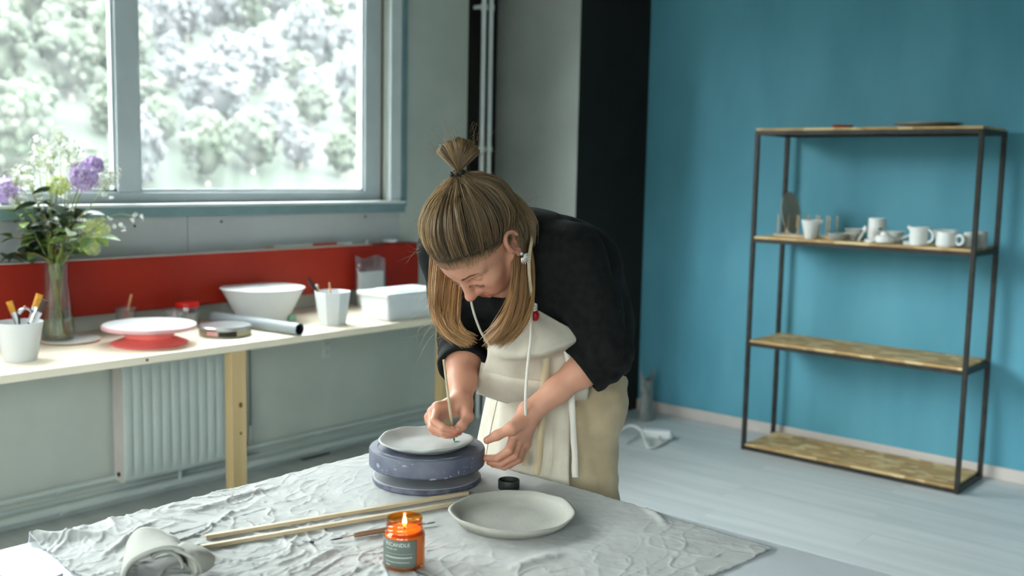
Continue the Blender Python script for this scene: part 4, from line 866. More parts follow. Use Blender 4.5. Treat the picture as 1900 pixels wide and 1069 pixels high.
# plates: wavy hand-built rims
def wavy_plate(name, lab, r, floor_r, h, loc, seed, m, amp=.012, rise=.004):
    rg = np.random.default_rng(seed); ph = rg.uniform(0, 6.28, 5); am = rg.uniform(.4, 1, 5); t = MB()
    n = 120; prof = [(0, .0), (floor_r * .95, 0), (floor_r, .001), ((r + floor_r) / 2, h * .5), (r, h), (r - .0035, h + .0012), (r - .007, h - .0008), ((r + floor_r) / 2 - .006, h * .55 + .003), (floor_r - .004, .0062), (floor_r * .6, .0052), (0, .005)]
    G = []
    for j, (rr, z) in enumerate(prof):
        row = []
        for i in range(n):
            a = 2 * PI * i / n; wv = sum(am[k] * math.sin((k * 2 + 3) * a + ph[k]) for k in range(5)) / 3; e = (rr / r) ** 3
            row.append(((rr * (1 + amp * wv * e)) * math.cos(a), (rr * (1 + amp * wv * e)) * math.sin(a), z + (rise * (math.sin(2 * a + ph[1]) * .5 + wv * .5) * e if z > h * .4 else 0)))
        G.append(row)
    o = t.grid(G, wrap=True).build(name, m, angle=180); o.location = tuple(loc); return o
PZ_ = CZ + WH1 + .0012
po = wavy_plate('clay_plate', '', pxm(88, WQ), pxm(66, WQ), .016, (WX - .004, WY - .002, PZ_), 5, M['claylt'], .014, .005); tag(po, 'pale unfired plate with a wavy rim being painted on the wheel', 'plate')
bt = plane(843, 819, 2, PZ_ + .0075)
b = MB()
for k in range(9):
    c = V3(bt[0] - po.location[0] + .006 * rg.normal() + .004, bt[1] - po.location[1] + .006 * rg.normal() - .004, .0066); b.add([c + V3(.0048 * math.cos(s_) - .001 * math.sin(s_), .0016 * math.sin(s_) - .002 * math.cos(s_), 0) for s_ in np.linspace(0, 2 * PI, 8)[:-1]], [tuple(range(7))])
b.build('green_glaze_strokes', M['paintg'], po, smooth=False)
q = plane(950, 966, 2, CZ); o = wavy_plate('clay_plate', '', pxm(118, q), pxm(100, q), .021, (q[0], q[1], CZ), 9, M['clay'], .010, .004); tag(o, 'large unfired grey plate with a thin wavy rim lying on the cloth', 'plate')
# lid
q = plane(944, 906, 2, CZ); R = pxm(20, q); t = thing('jar_lid', 'black screw lid lying open side up behind the grey plate', 'lid', q)
MB().lathe([(R * .97, 0), (R, .001), (R, .017), (R * .98, .0185), (R * .90, .0185), (R * .88, .004), (0, .004)], 48).build('lid_shell', M['cap'], t)
MB().lathe([(R * .895, .006), (R * .86, .0075), (R * .895, .009)], 36).build('thread', M['dark'], t)
# sticks
def stick(lab, a, b, w_, h_):
    p, q = plane(*a, 2, CZ), plane(*b, 2, CZ); d = q - p; L = np.linalg.norm(d); t = MB().box(0, L, -w_ / 2, w_ / 2, 0, h_).build('wooden_stick', M['stick'], smooth=False, bevel=.0008); t.location = p; t.rotation_euler = (0, 0, math.atan2(d[1], d[0])); tag(t, lab, 'stick')
stick('upper of two pale wooden guide sticks, nearer the wheel', (381, 1000), (868, 918), .010, .007); stick('lower of two pale wooden guide sticks, nearer the candle', (374, 1019), (842, 938), .010, .007)
# needle tool and spare ferrule
p, q = plane(657, 993, 2, CZ + .005), plane(790, 971, 2, CZ + .005); d = q - p; L = np.linalg.norm(d)
t = thing('modelling_tool', 'double-ended clay tool with a brown wooden handle behind the candle', 'tool', (p[0], p[1], CZ), rz=math.atan2(d[1], d[0]))
MB().tube([(0, 0, .005), (.01, 0, .005), (.075, 0, .005), (.09, 0, .005)], [.0038, .005, .0052, .0045], 12).build('handle', M['walnut'], t); MB().tube([(.09, 0, .005), (.115, 0, .005), (L, .0, .004)], [.0022, .002, .0015], 8).build('back_shaft', M['chrome'], t); MB().blob((L + .008, 0, .004), (.012, .004, .0015), 10, 6).build('back_blade', M['chrome'], t)
MB().tube([(0, 0, .005), (-.022, 0, .004)], .0012, 8).build('front_shaft', M['chrome'], t); MB().blob((-.032, 0, .0035), (.013, .004, .0014), 10, 6).build('front_blade', M['dark'], t)
p, q = plane(561, 1003, 2, CZ + .003), plane(582, 1006, 2, CZ + .003); d = q - p; t = thing('needle_tool', 'tiny dark hook-ended needle lying left of the clay tool', 'tool', (p[0], p[1], CZ), rz=math.atan2(d[1], d[0])); L = np.linalg.norm(d)
MB().tube([(0, 0, .002), (L * .8, 0, .002)], .001, 6).build('needle', M['chrome'], t); MB().tube([(L * .7, 0, .0025), (L, 0, .0025)], .0022, 8).build('hook_end', M['dark'], t)
# candle
q = plane(750, 1050, 2, CZ); R = pxm(38, q); H = .083
t = thing('candle_jar', 'lit candle in an amber glass jar with a grey-green paper label', 'candle', q)
pf = [(R * .84, 0), (R * .97, .003), (R, .008), (R, H * .66), (R * .97, H * .71), (R * .86, H * .75), (R * .86, H * .78), (R * .90, H * .80), (R * .86, H * .825), (R * .86, H * .86), (R * .90, H * .88), (R * .86, H * .905), (R * .86, H * .95), (R * .885, H * .98), (R * .86, H)]
MB().lathe(pf + [(r - .0022, z) for r, z in pf[::-1][:-2]] + [(R * .9, .006), (0, .006)], 56).build('glass_jar', M['amber'], t, angle=60)
MB().lathe([(0, .0065), (R * .92, .0065), (R * .955, .012), (R * .955, H * .655), (R * .92, H * .69), (R * .83, H * .735), (R * .825, H * .765), (0, H * .76)], 40).build('wax', M['wax'], t)
MB().tube([(0, 0, H * .755), (.0005, 0, H * .82)], .0009, 6).build('wick', M['wick'], t)
fo = MB().lathe([(0, 0), (.0026, .003), (.0034, .007), (.0028, .012), (.0012, .019), (0, .023)], 16).build('flame', M['flame'], t); fo.location = (0, 0, H * .80)
av = math.atan2(-q[1], -q[0]) ; G = [[((R + .0005) * math.cos(av + a), (R + .0005) * math.sin(av + a), z) for a in np.linspace(-1.75, .62, 40)] for z in np.linspace(.0085, H * .655, 6)]
lb_ = MB().grid(G).build('paper_label', M['label'], t, solid=.0003, angle=180)
def bend_text(txt, size, a0, z):
    """print on the label: text curve turned to mesh and bent round the jar"""
    cu = bpy.data.curves.new('print', 'FONT'); cu.body = txt; cu.size = size; cu.resolution_u = 2; ob = bpy.data.objects.new('print', cu); C.objects.link(ob)
    dg = bpy.context.evaluated_depsgraph_get(); me = bpy.data.meshes.new_from_object(ob.evaluated_get(dg)); bpy.data.objects.remove(ob)
    for v in me.vertices: a = av + a0 + v.co.x / R; zz = z + v.co.y; v.co = ((R + .0010) * math.cos(a), (R + .0010) * math.sin(a), zz)
    o = finish('label_print', me, M['print'], lb_, smooth=False); return o
bend_text('INCANDLE', .0088, -1.02, H * .535); bend_text('aromatic set', .0045, -1.02, H * .47)
for (a0, a1, z, h_) in ((-1.02, .42, H * .385, .0003), (-1.02, .38, H * .305, .0018), (-1.02, .25, H * .215, .0009), (-1.02, -.72, H * .145, .0016)):
    b = MB(); a = a0
    while a < a1:
        w_ = rg.uniform(.03, .10) if h_ > .0005 else .3; e_ = min(a + w_, a1); G = [[((R + .0010) * math.cos(av + s_), (R + .0010) * math.sin(av + s_), z + k * h_) for s_ in np.linspace(a, e_, 4)] for k in (0, 1)]; b.grid(G); a = e_ + (.02 if h_ > .0005 else 0)
    b.build('label_print', M['print'], lb_, smooth=False)
pl_d = bpy.data.lights.new('candle_flame_light', 'POINT'); pl_d.energy = .10; pl_d.color = (1, .62, .25); pl_d.shadow_soft_size = .005; plo = bpy.data.objects.new('candle_flame_light', pl_d); C.objects.link(plo); plo.location = q + V3(0, 0, H * .80 + .030)
# rolled clay slab standing like an arch
q = plane(296, 1078, 2, CZ); qb = plane(292, 1022, 2, CZ); ax = qb - q; LA_ = np.linalg.norm(ax); ax /= LA_; sd = V3(ax[1], -ax[0], 0)
t = thing('clay_slab', 'grey clay slab rolled into an arch at the table corner', 'clay', q); G = []; rA = pxm(66, q)
for i in range(21):
    v = i / 20; row = []
    for k in range(37):
        s_ = PI * (k / 36); r = rA * (1 - .38 * v) * (1 + .03 * math.sin(4 * s_ + 2 * v)); hgt = rA * (.86 - .20 * v) + .004 * math.sin(3 * v + 2 * s_); row.append(ax * v * LA_ + sd * (r * math.cos(s_) - .012 * v) + V3(0, 0, .0035 + hgt * math.sin(s_) ** .9))
    G.append(row)
MB().grid(G).build('arch', M['clay'], t, solid=.006, angle=180)
G = [[ax * (.2 + .75 * v) * LA_ + sd * (rA * (.15 + .5 * math.cos(s_)) ) + V3(0, 0, .004 + rA * .58 * math.sin(s_) * (1 - .2 * v)) for s_ in np.linspace(-.0, 2.3, 18)] for v in np.linspace(0, 1, 12)]
MB().grid(G).build('inner_fold', M['clay'], t, solid=.005, angle=180)
cor = [[(322, 1020, .046), (352, 1034, .038), (368, 1050, .020), (372, 1063, .004)], [(332, 1012, .044), (366, 1024, .040), (384, 1040, .022), (384, 1058, .004)], [(338, 1008, .036), (376, 1018, .034), (396, 1034, .020), (393, 1050, .004)]]
G = np.array([spline([plane(a_, b_, 2, CZ + z_) - q for a_, b_, z_ in r_w], 16) for r_w in cor]); G = np.array([spline([G[i][j] for i in range(3)], 12) for j in range(16)])
MB().grid(G).build('side_flap', M['clay'], t, solid=.005, angle=180)
# paper sheet at the left corner of the table
p0 = plane(20, 1069, 2, TZ); o = MB().box(-.10, .045, -.16, .03, 0, .0018).build('paper_sheet', M['white'], smooth=False); o.location = (p0[0] - .02, p0[1] - .02, TZ + .0006); o.rotation_euler = (0, 0, .25); tag(o, 'white sheet of paper at the near left table corner', 'paper')
o2 = MB().box(-.03, .02, -.07, .012, .0019, .012).build('grey_card', M['pvc'], smooth=False); o2.location = plane(38, 1069, 2, TZ + .0026) * V3(1, 1, 0) + V3(0, 0, TZ + .0012); o2.rotation_euler = (0, 0, .3); tag(o2, 'small grey block lying on the white paper', 'block')
# ================================================================== THE WOMAN AT THE TABLE
PB = V3(1.87, 1.465, 0)
person = thing('person', 'woman in a black top and beige linen apron bending over the plate to paint it', 'person', PB)
def world_obj(name, me, m, parent=person, **k):
    """mesh given in world coordinates, parented with its offset removed"""
    off = np.array(parent.location) if parent is person else PB
    co = np.empty(len(me.vertices) * 3, np.float32); me.vertices.foreach_get('co', co); co = co.reshape(-1, 3) - off.astype(np.float32); me.vertices.foreach_set('co', co.ravel()); me.update()
    return finish(name, me, m, parent, **k)
def wb_(b, name, m, parent=person, **k):
    b.v = [tuple(np.array(p) - PB) for p in b.v]; return b.build(name, m, parent, **k)
HC = V3(1.584, 1.45, 1.243); TH = math.radians(62)
hf = V3(-math.cos(TH), 0, -math.sin(TH)); hl = V3(0, -1, 0); hu = V3(-math.sin(TH), 0, math.cos(TH))
HR = np.stack([hf, hl, hu], 1)
def hw(p): return HC + HR @ np.array(p, float)
# ---- head in its own axes: x forward, y to her left, z up
s = SDF((-.13, -.11, -.16), (.14, .11, .15), .002)
CR_C, CR_R = V3(-.012, 0, .045), V3(.098, .077, .089)
s.ell(CR_C, CR_R, 0)
s.ell((.035, 0, .03), (.055, .062, .065), .02)                       # forehead
s.ell((.038, 0, -.03), (.050, .054, .066), .025)                      # face block
s.rc((.058, -.014, -.088), (.058, .014, -.088), .019, .019, .02)       # chin
for y in (-1, 1):
    s.rc((-.005, y * .058, -.035), (.045, y * .030, -.083), .020, .018, .02)   # jaw
    s.ell((.058, y * .043, -.008), (.026, .022, .022), .016)           # cheekbone
    s.ell((.064, y * .030, -.035), (.024, .022, .026), .018)           # cheek
    s.rc((.079, y * .014, .036), (.064, y * .050, .036), .011, .010, .010)   # brow ridge
    s.ell((.084, y * .031, .015), (.018, .017, .011), .008, sub=True)  # socket
    s.ell((.068, y * .031, .014), (.0135, .0145, .0125), .003)          # lidded eye
    s.rc((.094, y * .011, -.023), (.091, y * .013, -.024), .0075, .0065, .006)   # nostril wing
s.rc((.082, 0, .028), (.104, 0, -.016), .0085, .0105, .010)            # nose bridge
s.ell((.107, 0, -.018), (.0115, .0115, .0105), .006)                    # nose tip
s.rc((.082, -.012, -.046), (.082, .012, -.046), .0085, .0085, .007)    # upper lip
s.rc((.082, -.010, -.058), (.082, .010, -.058), .0090, .0090, .005)    # lower lip
s.rc((.097, -.02, -.0518), (.097, .02, -.0518), .003, .003, .003, sub=True)
for y in (-1, 1): s.ell((.104, y * .006, -.0285), (.004, .003, .004), .002, sub=True)
for y in (-1, 1):                                                      # ears
    c = V3(-.008, y * .080, .004)
    s.ell(c, (.0175, .006, .029), .004)
    pts = [c + V3(-.004 + .0175 * math.cos(a), y * .0055, .004 + .027 * math.sin(a)) for a in np.linspace(-1.2, 3.2, 14)]
    s.chain(pts, [.0042] * 14, .003); s.ell(c + V3(.006, y * .002, -.026), (.008, .0055, .009), .004)
    s.ell(c + V3(.002, y * .006, -.002), (.008, .005, .013), .003, sub=True)
    s.ell(c + V3(.014, y * .001, -.002), (.005, .005, .007), .004)
s.rc((-.035, 0, -.04), (-.050, 0, -.15), .052, .052, .03)              # neck
HVt, HQ = s.mesh()
flush = .12 + .0 * HVt[:, 0]
def bump_(c, r, a): return a * np.exp(-(((HVt - np.array(c)) / np.array(r)) ** 2).sum(1))
flush += bump_((.108, 0, -.02), (.014, .016, .014), .28) + bump_((.07, .043, -.02), (.03, .022, .02), .2) + bump_((.07, -.043, -.02), (.03, .022, .02), .2)
flush += bump_((.09, 0, -.052), (.02, .024, .011), .75) + bump_((-.008, .084, .004), (.02, .012, .03), .22) + bump_((-.008, -.084, .004), (.02, .012, .03), .22)
from mathutils.bvhtree import BVHTree
bvh = BVHTree.FromPolygons([tuple(v) for v in HVt], [tuple(map(int, q)) for q in HQ])
def snap(p, off=.0006):
    l_, n_, i_, d_2 = bvh.find_nearest(Vector(tuple(p))); v = np.array(l_); n = v - CR_C * .6; n /= np.linalg.norm(n); return v + n * off
HW_ = HVt @ HR.T + HC
# ---- arms and hands (points as pixel, pixel, depth)
def A3(lst): return [at(*p) for p in lst]
RA = dict(sh=V3(1.672, 1.64, 1.222), el=at(862, 640, 2.36), wr=at(855, 748, 2.215))
LA = dict(sh=V3(1.735, 1.322, 1.222), el=at(1119, 655, 2.20), wr=at(982, 766, 2.185))
def lerp(a, b, t): return a + (b - a) * t
def arm(A, hand, lo, hi, h=.0019, th=1.0):
    s = SDF(lo, hi, h); el, wr = A['el'], A['wr']
    s.chain([lerp(el, A['sh'], .12), el, lerp(el, wr, .28), lerp(el, wr, .62), wr], [.042 * th, .041 * th, .040 * th, .030 * th, .0242], .02)
    palm, fingers, thumb = hand
    for a, b, ra, rb in palm: s.rc(a, b, ra, rb, .012)
    for fg, rs in fingers: s.chain(fg, rs, .0035)
    s.chain(thumb[0], thumb[1], .007)
    return s.mesh()
FR = [.0098, .0090, .0080, .0068]
dz = .0
R_idx = A3([(812, 757, 2.172), (806, 781, 2.140), (822, 793, 2.128), (838, 798, 2.132)])
R_mid = A3([(802, 765, 2.185), (802, 793, 2.150), (822, 801, 2.140), (841, 804, 2.146)])
R_rng = A3([(797, 774, 2.200), (806, 800, 2.162), (828, 807, 2.152), (846, 806, 2.158)])
R_pnk = A3([(800, 781, 2.212), (815, 804, 2.180), (835, 808, 2.168), (853, 803, 2.170)])
R_thm = A3([(864, 756, 2.205), (867, 773, 2.172), (857, 790, 2.146), (845, 799, 2.134)])
w_ = RA['wr']
RH = ([(w_, R_idx[0], .020, .011), (w_, R_mid[0], .021, .011), (w_, R_rng[0], .020, .011), (w_, R_pnk[0], .019, .010), (R_idx[0], R_pnk[0], .011, .010), (w_, R_thm[1], .019, .012)],
      [(R_idx, FR), (R_mid, FR), (R_rng, [r * .95 for r in FR]), (R_pnk, [r * .85 for r in FR])], (R_thm, [.0140, .0118, .0098, .0078]))
L_idx = A3([(955, 806, 2.160), (944, 836, 2.135), (922, 850, 2.140), (902, 850, 2.150)])
L_mid = A3([(964, 813, 2.172), (953, 846, 2.152), (930, 860, 2.158), (908, 858, 2.168)])
L_rng = A3([(971, 820, 2.186), (960, 852, 2.172), (936, 866, 2.176), (914, 862, 2.186)])
L_pnk = A3([(975, 825, 2.200), (964, 852, 2.190), (944, 864, 2.196), (924, 860, 2.204)])
L_thm = A3([(970, 780, 2.165), (949, 795, 2.142), (922, 808, 2.142), (904, 817, 2.150)])
w_ = LA['wr']
LH = ([(w_, L_idx[0], .021, .011), (w_, L_mid[0], .021, .011), (w_, L_rng[0], .020, .011), (w_, L_pnk[0], .019, .010), (L_idx[0], L_pnk[0], .0115, .010), (w_, L_thm[1], .018, .012)],
      [(L_idx, FR), (L_mid, FR), (L_rng, [r * .95 for r in FR]), (L_pnk, [r * .85 for r in FR])], (L_thm, [.0140, .0118, .0100, .0082]))
def bounds(pts, m): P = np.array(pts); return P.min(0) - m, P.max(0) + m
lo, hi = bounds([RA['el'], RA['wr']] + R_idx + R_pnk + R_thm + [lerp(RA['el'], RA['sh'], .12)], .05); RV, RQ = arm(RA, RH, lo, hi)
lo, hi = bounds([LA['el'], LA['wr']] + L_idx + L_pnk + L_thm + [lerp(LA['el'], LA['sh'], .12)], .05); LV_, LQ = arm(LA, LH, lo, hi, th=.86)
def hand_flush(Vt, tips, knk):
    f = np.full(len(Vt), .10)
    for p in tips: f += .28 * np.exp(-((Vt - p) ** 2).sum(1) / .011 ** 2)
    for p in knk: f += .20 * np.exp(-((Vt - p) ** 2).sum(1) / .010 ** 2)
    return np.clip(f, 0, .6)
RF = hand_flush(RV, [g[-1] for g in (R_idx, R_mid, R_rng, R_pnk, R_thm)], [g[k] for g in (R_idx, R_mid, R_rng) for k in (0, 1)])
LF = hand_flush(LV_, [g[-1] for g in (L_idx, L_mid, L_rng, L_pnk, L_thm)], [g[k] for g in (L_idx, L_mid, L_rng) for k in (0, 1)])
# ---- trunk and legs under the clothes, joined to head and arms in the one body mesh
s = SDF((1.58, 1.2, .03), (2.06, 1.75, 1.34), .010)
HIP = V3(1.885, 1.465, .92); LUM = V3(1.905, 1.465, 1.05); THO = V3(1.835, 1.468, 1.175); UPR = V3(1.735, 1.47, 1.235)
for dy, r0 in ((-.05, .092), (.05, .092)): s.chain([HIP + V3(0, dy, 0), LUM + V3(0, dy * .8, 0), THO + V3(0, dy, 0), UPR + V3(0, dy, 0)], [r0, r0 * .9, r0, .06], .05)
s.rc(LA['sh'], RA['sh'], .05, .05, .05); s.rc(UPR, hw((-.045, 0, -.10)), .052, .05, .03)
s.chain([LA['sh'], lerp(LA['sh'], LA['el'], .5), LA['el']], [.052, .047, .041], .03); s.chain([RA['sh'], lerp(RA['sh'], RA['el'], .5), RA['el']], [.052, .047, .041], .03)
KN = {}
for sg, y in ((1, 1.390), (-1, 1.550)):
    hp = V3(1.875, 1.468 - sg * .075, .88); kn = V3(1.865, y, .48); an = V3(1.915, y, .09); KN[sg] = (hp, kn, an); s.chain([hp, kn, an], [.085, .055, .04], .04)
TV, TQ = s.mesh()
allV = np.concatenate([HW_, RV, LV_, TV]); n0 = np.cumsum([0, len(HW_), len(RV), len(LV_)])
allQ = np.concatenate([HQ + n0[0], RQ + n0[1], LQ + n0[2], TQ + n0[3]])
me = fmesh('body', allV, allQ); fattr(me, 'flush', np.concatenate([np.clip(flush, 0, 1), RF, LF, np.full(len(TV), .12)]))
body = world_obj('body', me, M['skin'], angle=180)
# nails
def nail(fg, up):
    d = fg[-1] - fg[-2]; d /= np.linalg.norm(d); up = np.array(up, float); up -= d * (up @ d); up /= np.linalg.norm(up); sd_ = np.cross(d, up); b = MB(); G = []
    for i in range(6):
        v = i / 5; row = []
        for k in range(7):
            a = (k / 6 - .5) * 1.7; r = .0072 * (1 - .25 * v ** 3); row.append(fg[-1] + d * (-.004 + .0105 * v) + (up * math.cos(a) + sd_ * math.sin(a)) * (r + .0010 - .0022 * v * v))
        G.append(row)
    wb_(b.grid(G), 'fingernail', M['nail'], solid=.0005, angle=180)
tocam = -MW[:, 2]
nail(R_thm, tocam + V3(0, 0, .7)); nail(L_thm, tocam * .6 + V3(0, 0, 1)); nail(R_idx, V3(0, 0, 1) - MW[:, 0] * .3)
# brows, lashes
rgb = np.random.default_rng(14)
def short_hairs(name, paths, r, m):
    b = MB()
    for p in paths: b.tube([hw(q) for q in p], [r, r * .8, r * .3], 3, cap=False)
    wb_(b, name, m)
for y in (1, -1):
    pa = []
    for k in range(85):
        u_ = rgb.random(); c = V3(.10 - .018 * u_, y * (.011 + .041 * u_), .035 + .009 * math.sin(u_ * 2.3) - .004 * u_ + rgb.normal() * .0016 * (1.1 - .7 * u_)); d = V3(-.002, y * .0075, .0022 * (1 - u_ * 1.4))
        pa.append([snap(c, .0003), snap(c + d * .55, .0009), snap(c + d, .0008)])
    short_hairs('eyebrow', pa, .00034, M['brow']); pa = []
    for k in range(60):
        u_ = k / 59; c = V3(.10, y * (.020 + .025 * u_), .0075 - .0035 * math.sin(PI * u_)); a_ = snap(c, .0002); pa.append([a_, a_ + V3(.003, y * .0012 * (u_ - .3), -.0012), a_ + V3(.0052, y * .003 * (u_ - .3), -.0012)])
    short_hairs('eyelashes', pa, .0003, M['brow'])
# ---- black top
lo, hi = (1.56, 1.13, .90), (2.08, 1.82, 1.40)
s = SDF(lo, hi, .004)
for dy in (-.058, 0, .058): s.chain([HIP + V3(.0, dy, .02), LUM + V3(.0, dy * .95, 0), THO + V3(0, dy, 0), UPR + V3(.02, dy * .9, 0)], [.100, .094, .104, .070], .06)
s.rc(LA['sh'] + V3(0, .015, 0), RA['sh'] + V3(0, -.01, -.005), .062, .066, .05)
s.rc(UPR, hw((-.05, 0, -.10)), .066, .058, .03); s.rc((1.715, 1.40, 1.13), (1.705, 1.55, 1.13), .062, .062, .06); s.rc((1.77, 1.41, 1.02), (1.765, 1.53, 1.02), .06, .06, .06)
for A_, hem in ((LA, .30), (RA, .40)):
    s2 = SDF(lo, hi, .004); el, wr, shd = A_['el'], A_['wr'], A_['sh']; hm = lerp(el, wr, hem); d = (wr - el) / np.linalg.norm(wr - el)
    out = (np.array(el) - (shd + wr) / 2); out /= np.linalg.norm(out)
    s2.chain([shd, lerp(shd, el, .5) + out * .006, el + out * .004, lerp(el, wr, hem + .15)], [.063, .058, .054, .052], .03)
    s2.rc(lerp(el, wr, hem - .13), lerp(el, wr, hem + .1), .057, .055, .012)
    g = np.meshgrid(*[s2.lo[i] + s2.h * np.arange(s2.n[i]) for i in range(3)], indexing='ij', sparse=True)
    cut = (g[0] - hm[0]) * d[0] + (g[1] - hm[1]) * d[1] + (g[2] - hm[2]) * d[2]
    s2.d = np.maximum(s2.d, cut.astype(np.float32)); s2.rc(lerp(el, wr, hem - .06), lerp(el, wr, hem + .2), .047, .047, .002, sub=True)
    # creases gathered at the elbow
    tt = ((g[0] - el[0]) * d[0] + (g[1] - el[1]) * d[1] + (g[2] - el[2]) * d[2])
    q_ = np.sqrt((g[0] - el[0]) ** 2 + (g[1] - el[1]) ** 2 + (g[2] - el[2]) ** 2)
    s2.d = s2.d + (.0035 * np.sin(tt * 190 + 5 * noise((g[0] + 0 * g[1] + 0 * g[2]) * 14, (g[1] + 0 * g[0] + 0 * g[2]) * 14, (g[2] + 0 * g[0] + 0 * g[1]) * 14, 7)) * np.exp(-(q_ / .085) ** 2)).astype(np.float32)
    hh = np.clip(.5 + .5 * (s2.d - s.d) / .03, 0, 1); s.d = (s2.d * (1 - hh) + s.d * hh - .03 * hh * (1 - hh)).astype(np.float32)
g = np.meshgrid(*[s.lo[i] + s.h * np.arange(s.n[i]) for i in range(3)], indexing='ij')
s.d += (.0045 * noise(g[0] * 16, g[1] * 16, g[2] * 16, 2) * (1 - np.abs(noise(g[0] * 9, g[1] * 9, g[2] * 9, 3))) ** 2).astype(np.float32)
Vt, Q = s.mesh(); world_obj('long_sleeve_top', fmesh('long_sleeve_top', Vt, Q), M['shirt'], angle=180)['label'] = 'black long-sleeved top with pushed-up sleeves'
# ---- wide linen trousers and shoes
s = SDF((1.64, 1.22, .05), (2.10, 1.72, 1.04), .006)
for sg in (1, -1):
    hp, kn, an = KN[sg]; s.chain([hp + V3(-.005, sg * -.0, .08), hp + V3(-.005, 0, 0), lerp(kn, hp, .35), kn, lerp(kn, an, .8)], [.086, .092, .090, .087, .086], .05)
g = np.meshgrid(*[s.lo[i] + s.h * np.arange(s.n[i]) for i in range(3)], indexing='ij')
s.d += (.008 * noise(g[0] * 12, g[1] * 12, g[2] * 4, 12) + .0045 * noise(g[0] * 18, g[1] * 18, g[2] * 40, 13) + .003 * (1 - np.abs(noise(g[0] * 9, g[1] * 9, g[2] * 24, 15))) ** 4).astype(np.float32)
s.d = np.maximum(s.d, (.13 - g[2]).astype(np.float32))
Vt, Q = s.mesh(); world_obj('linen_trousers', fmesh('linen_trousers', Vt, Q), M['pants'], angle=180)['label'] = 'wide sand-coloured linen trousers'
for sg in (1, -1):
    an = KN[sg][2]; s = SDF(an - V3(.22, .06, .10), an + V3(.08, .06, .06), .004); s.rc(an + V3(.01, 0, -.04), an + V3(-.12, sg * -.006, -.055), .042, .036, .03); s.rc(an + V3(0, 0, 0), an + V3(.005, 0, -.03), .042, .044, .03)
    g2 = s.lo[2] + s.h * np.arange(s.n[2]); s.d = np.maximum(s.d, (.001 - g2)[None, None, :].astype(np.float32)); Vt, Q = s.mesh(); world_obj('shoe', fmesh('shoe', Vt, Q), M['shoe'], angle=180)
# ---- apron: skirt
def apron_pt(ph, z):
    v = (1.0 - z) / .58; a = .130 + .050 * min(1, v * 2.2) + .004 * v; b = .150 + .045 * min(1, v * 2) - .004 * v
    k = (.002 + .010 * v) * math.sin(ph * 7 + 1.2 + .8 * math.sin(z * 9)) + .003 * math.sin(ph * 17 + z * 20) * v
    return V3(PB[0] - .002, PB[1], 0) + V3(-1, 0, 0) * (a + k) * math.cos(ph) + V3(0, -1, 0) * (b + k) * math.sin(ph) + V3(0, 0, z + .018 * math.sin(ph * 2) * (1 - v))
G = [[apron_pt(ph, z) for ph in np.linspace(-1.75, .80, 90)] for z in np.linspace(1.0, .42, 60)]
for row in G:
    for p in row: p[0] = max(p[0], TX1 + .012) if p[2] < TZ + .04 else p[0]
ap = wb_(MB().grid(G), 'apron_skirt', M['apron'], solid=.0022, angle=180); ap['label'] = 'beige linen apron skirt with a front seam'
# front seam and waistband fold
wb_(MB().tube([apron_pt(-.42 + .05 * math.sin(z * 14), z) + V3(-.0022, -.0008, 0) for z in np.linspace(.93, .62, 30)], .0011, 5), 'front_seam', M['tape'])
# bib: sagging forward, folded over its lower edge
rows = [[(907, 638, 2.240), (938, 632, 2.205), (966, 612, 2.180), (985, 592, 2.172), (999, 576, 2.175)],
        [(906, 642, 2.238), (940, 643, 2.188), (975, 630, 2.160), (1005, 610, 2.158), (1036, 597, 2.180)],
        [(905, 648, 2.238), (945, 655, 2.176), (985, 651, 2.146), (1030, 634, 2.150), (1067, 614, 2.185)],
        [(905, 655, 2.242), (950, 664, 2.176), (1000, 660, 2.146), (1047, 643, 2.156), (1083, 627, 2.190)],
        [(903, 666, 2.252), (950, 673, 2.205), (1000, 672, 2.190), (1047, 660, 2.196), (1083, 648, 2.210)],
        [(895, 690, 2.270), (945, 702, 2.240), (1000, 708, 2.225), (1050, 706, 2.215), (1090, 700, 2.215)]]
cg = [[at(*p) for p in r] for r in rows]
cg = [spline(r, 40) for r in cg]; G = np.array([spline([cg[i][j] for i in range(len(cg))], 48) for j in range(40)])
nz = noise(G[..., 0] * 22, G[..., 1] * 22, G[..., 2] * 22, 5)[..., None]; G = G + nz * .003 * np.array([-.75, -.65, .1])
wb_(MB().grid(G), 'apron_bib', M['apron'], solid=.002, angle=180)['label'] = 'beige linen apron bib sagging forward'
# waist panel between bib and skirt
rows = [[(893, 672, 2.275), (945, 684, 2.245), (1000, 690, 2.232), (1052, 688, 2.222), (1092, 682, 2.222)], [(888, 700, 2.272), (945, 712, 2.242), (1000, 720, 2.230), (1052, 722, 2.228), (1092, 722, 2.232)], [(884, 730, 2.32), (940, 748, 2.31), (1000, 762, 2.31), (1050, 768, 2.31), (1085, 765, 2.31)]]
cg = [spline([at(*p) for p in r], 30) for r in rows]; G = np.array([spline([cg[i][j] for i in range(3)], 20) for j in range(30)])
wb_(MB().grid(G), 'apron_waist', M['apron'], solid=.002, angle=180)
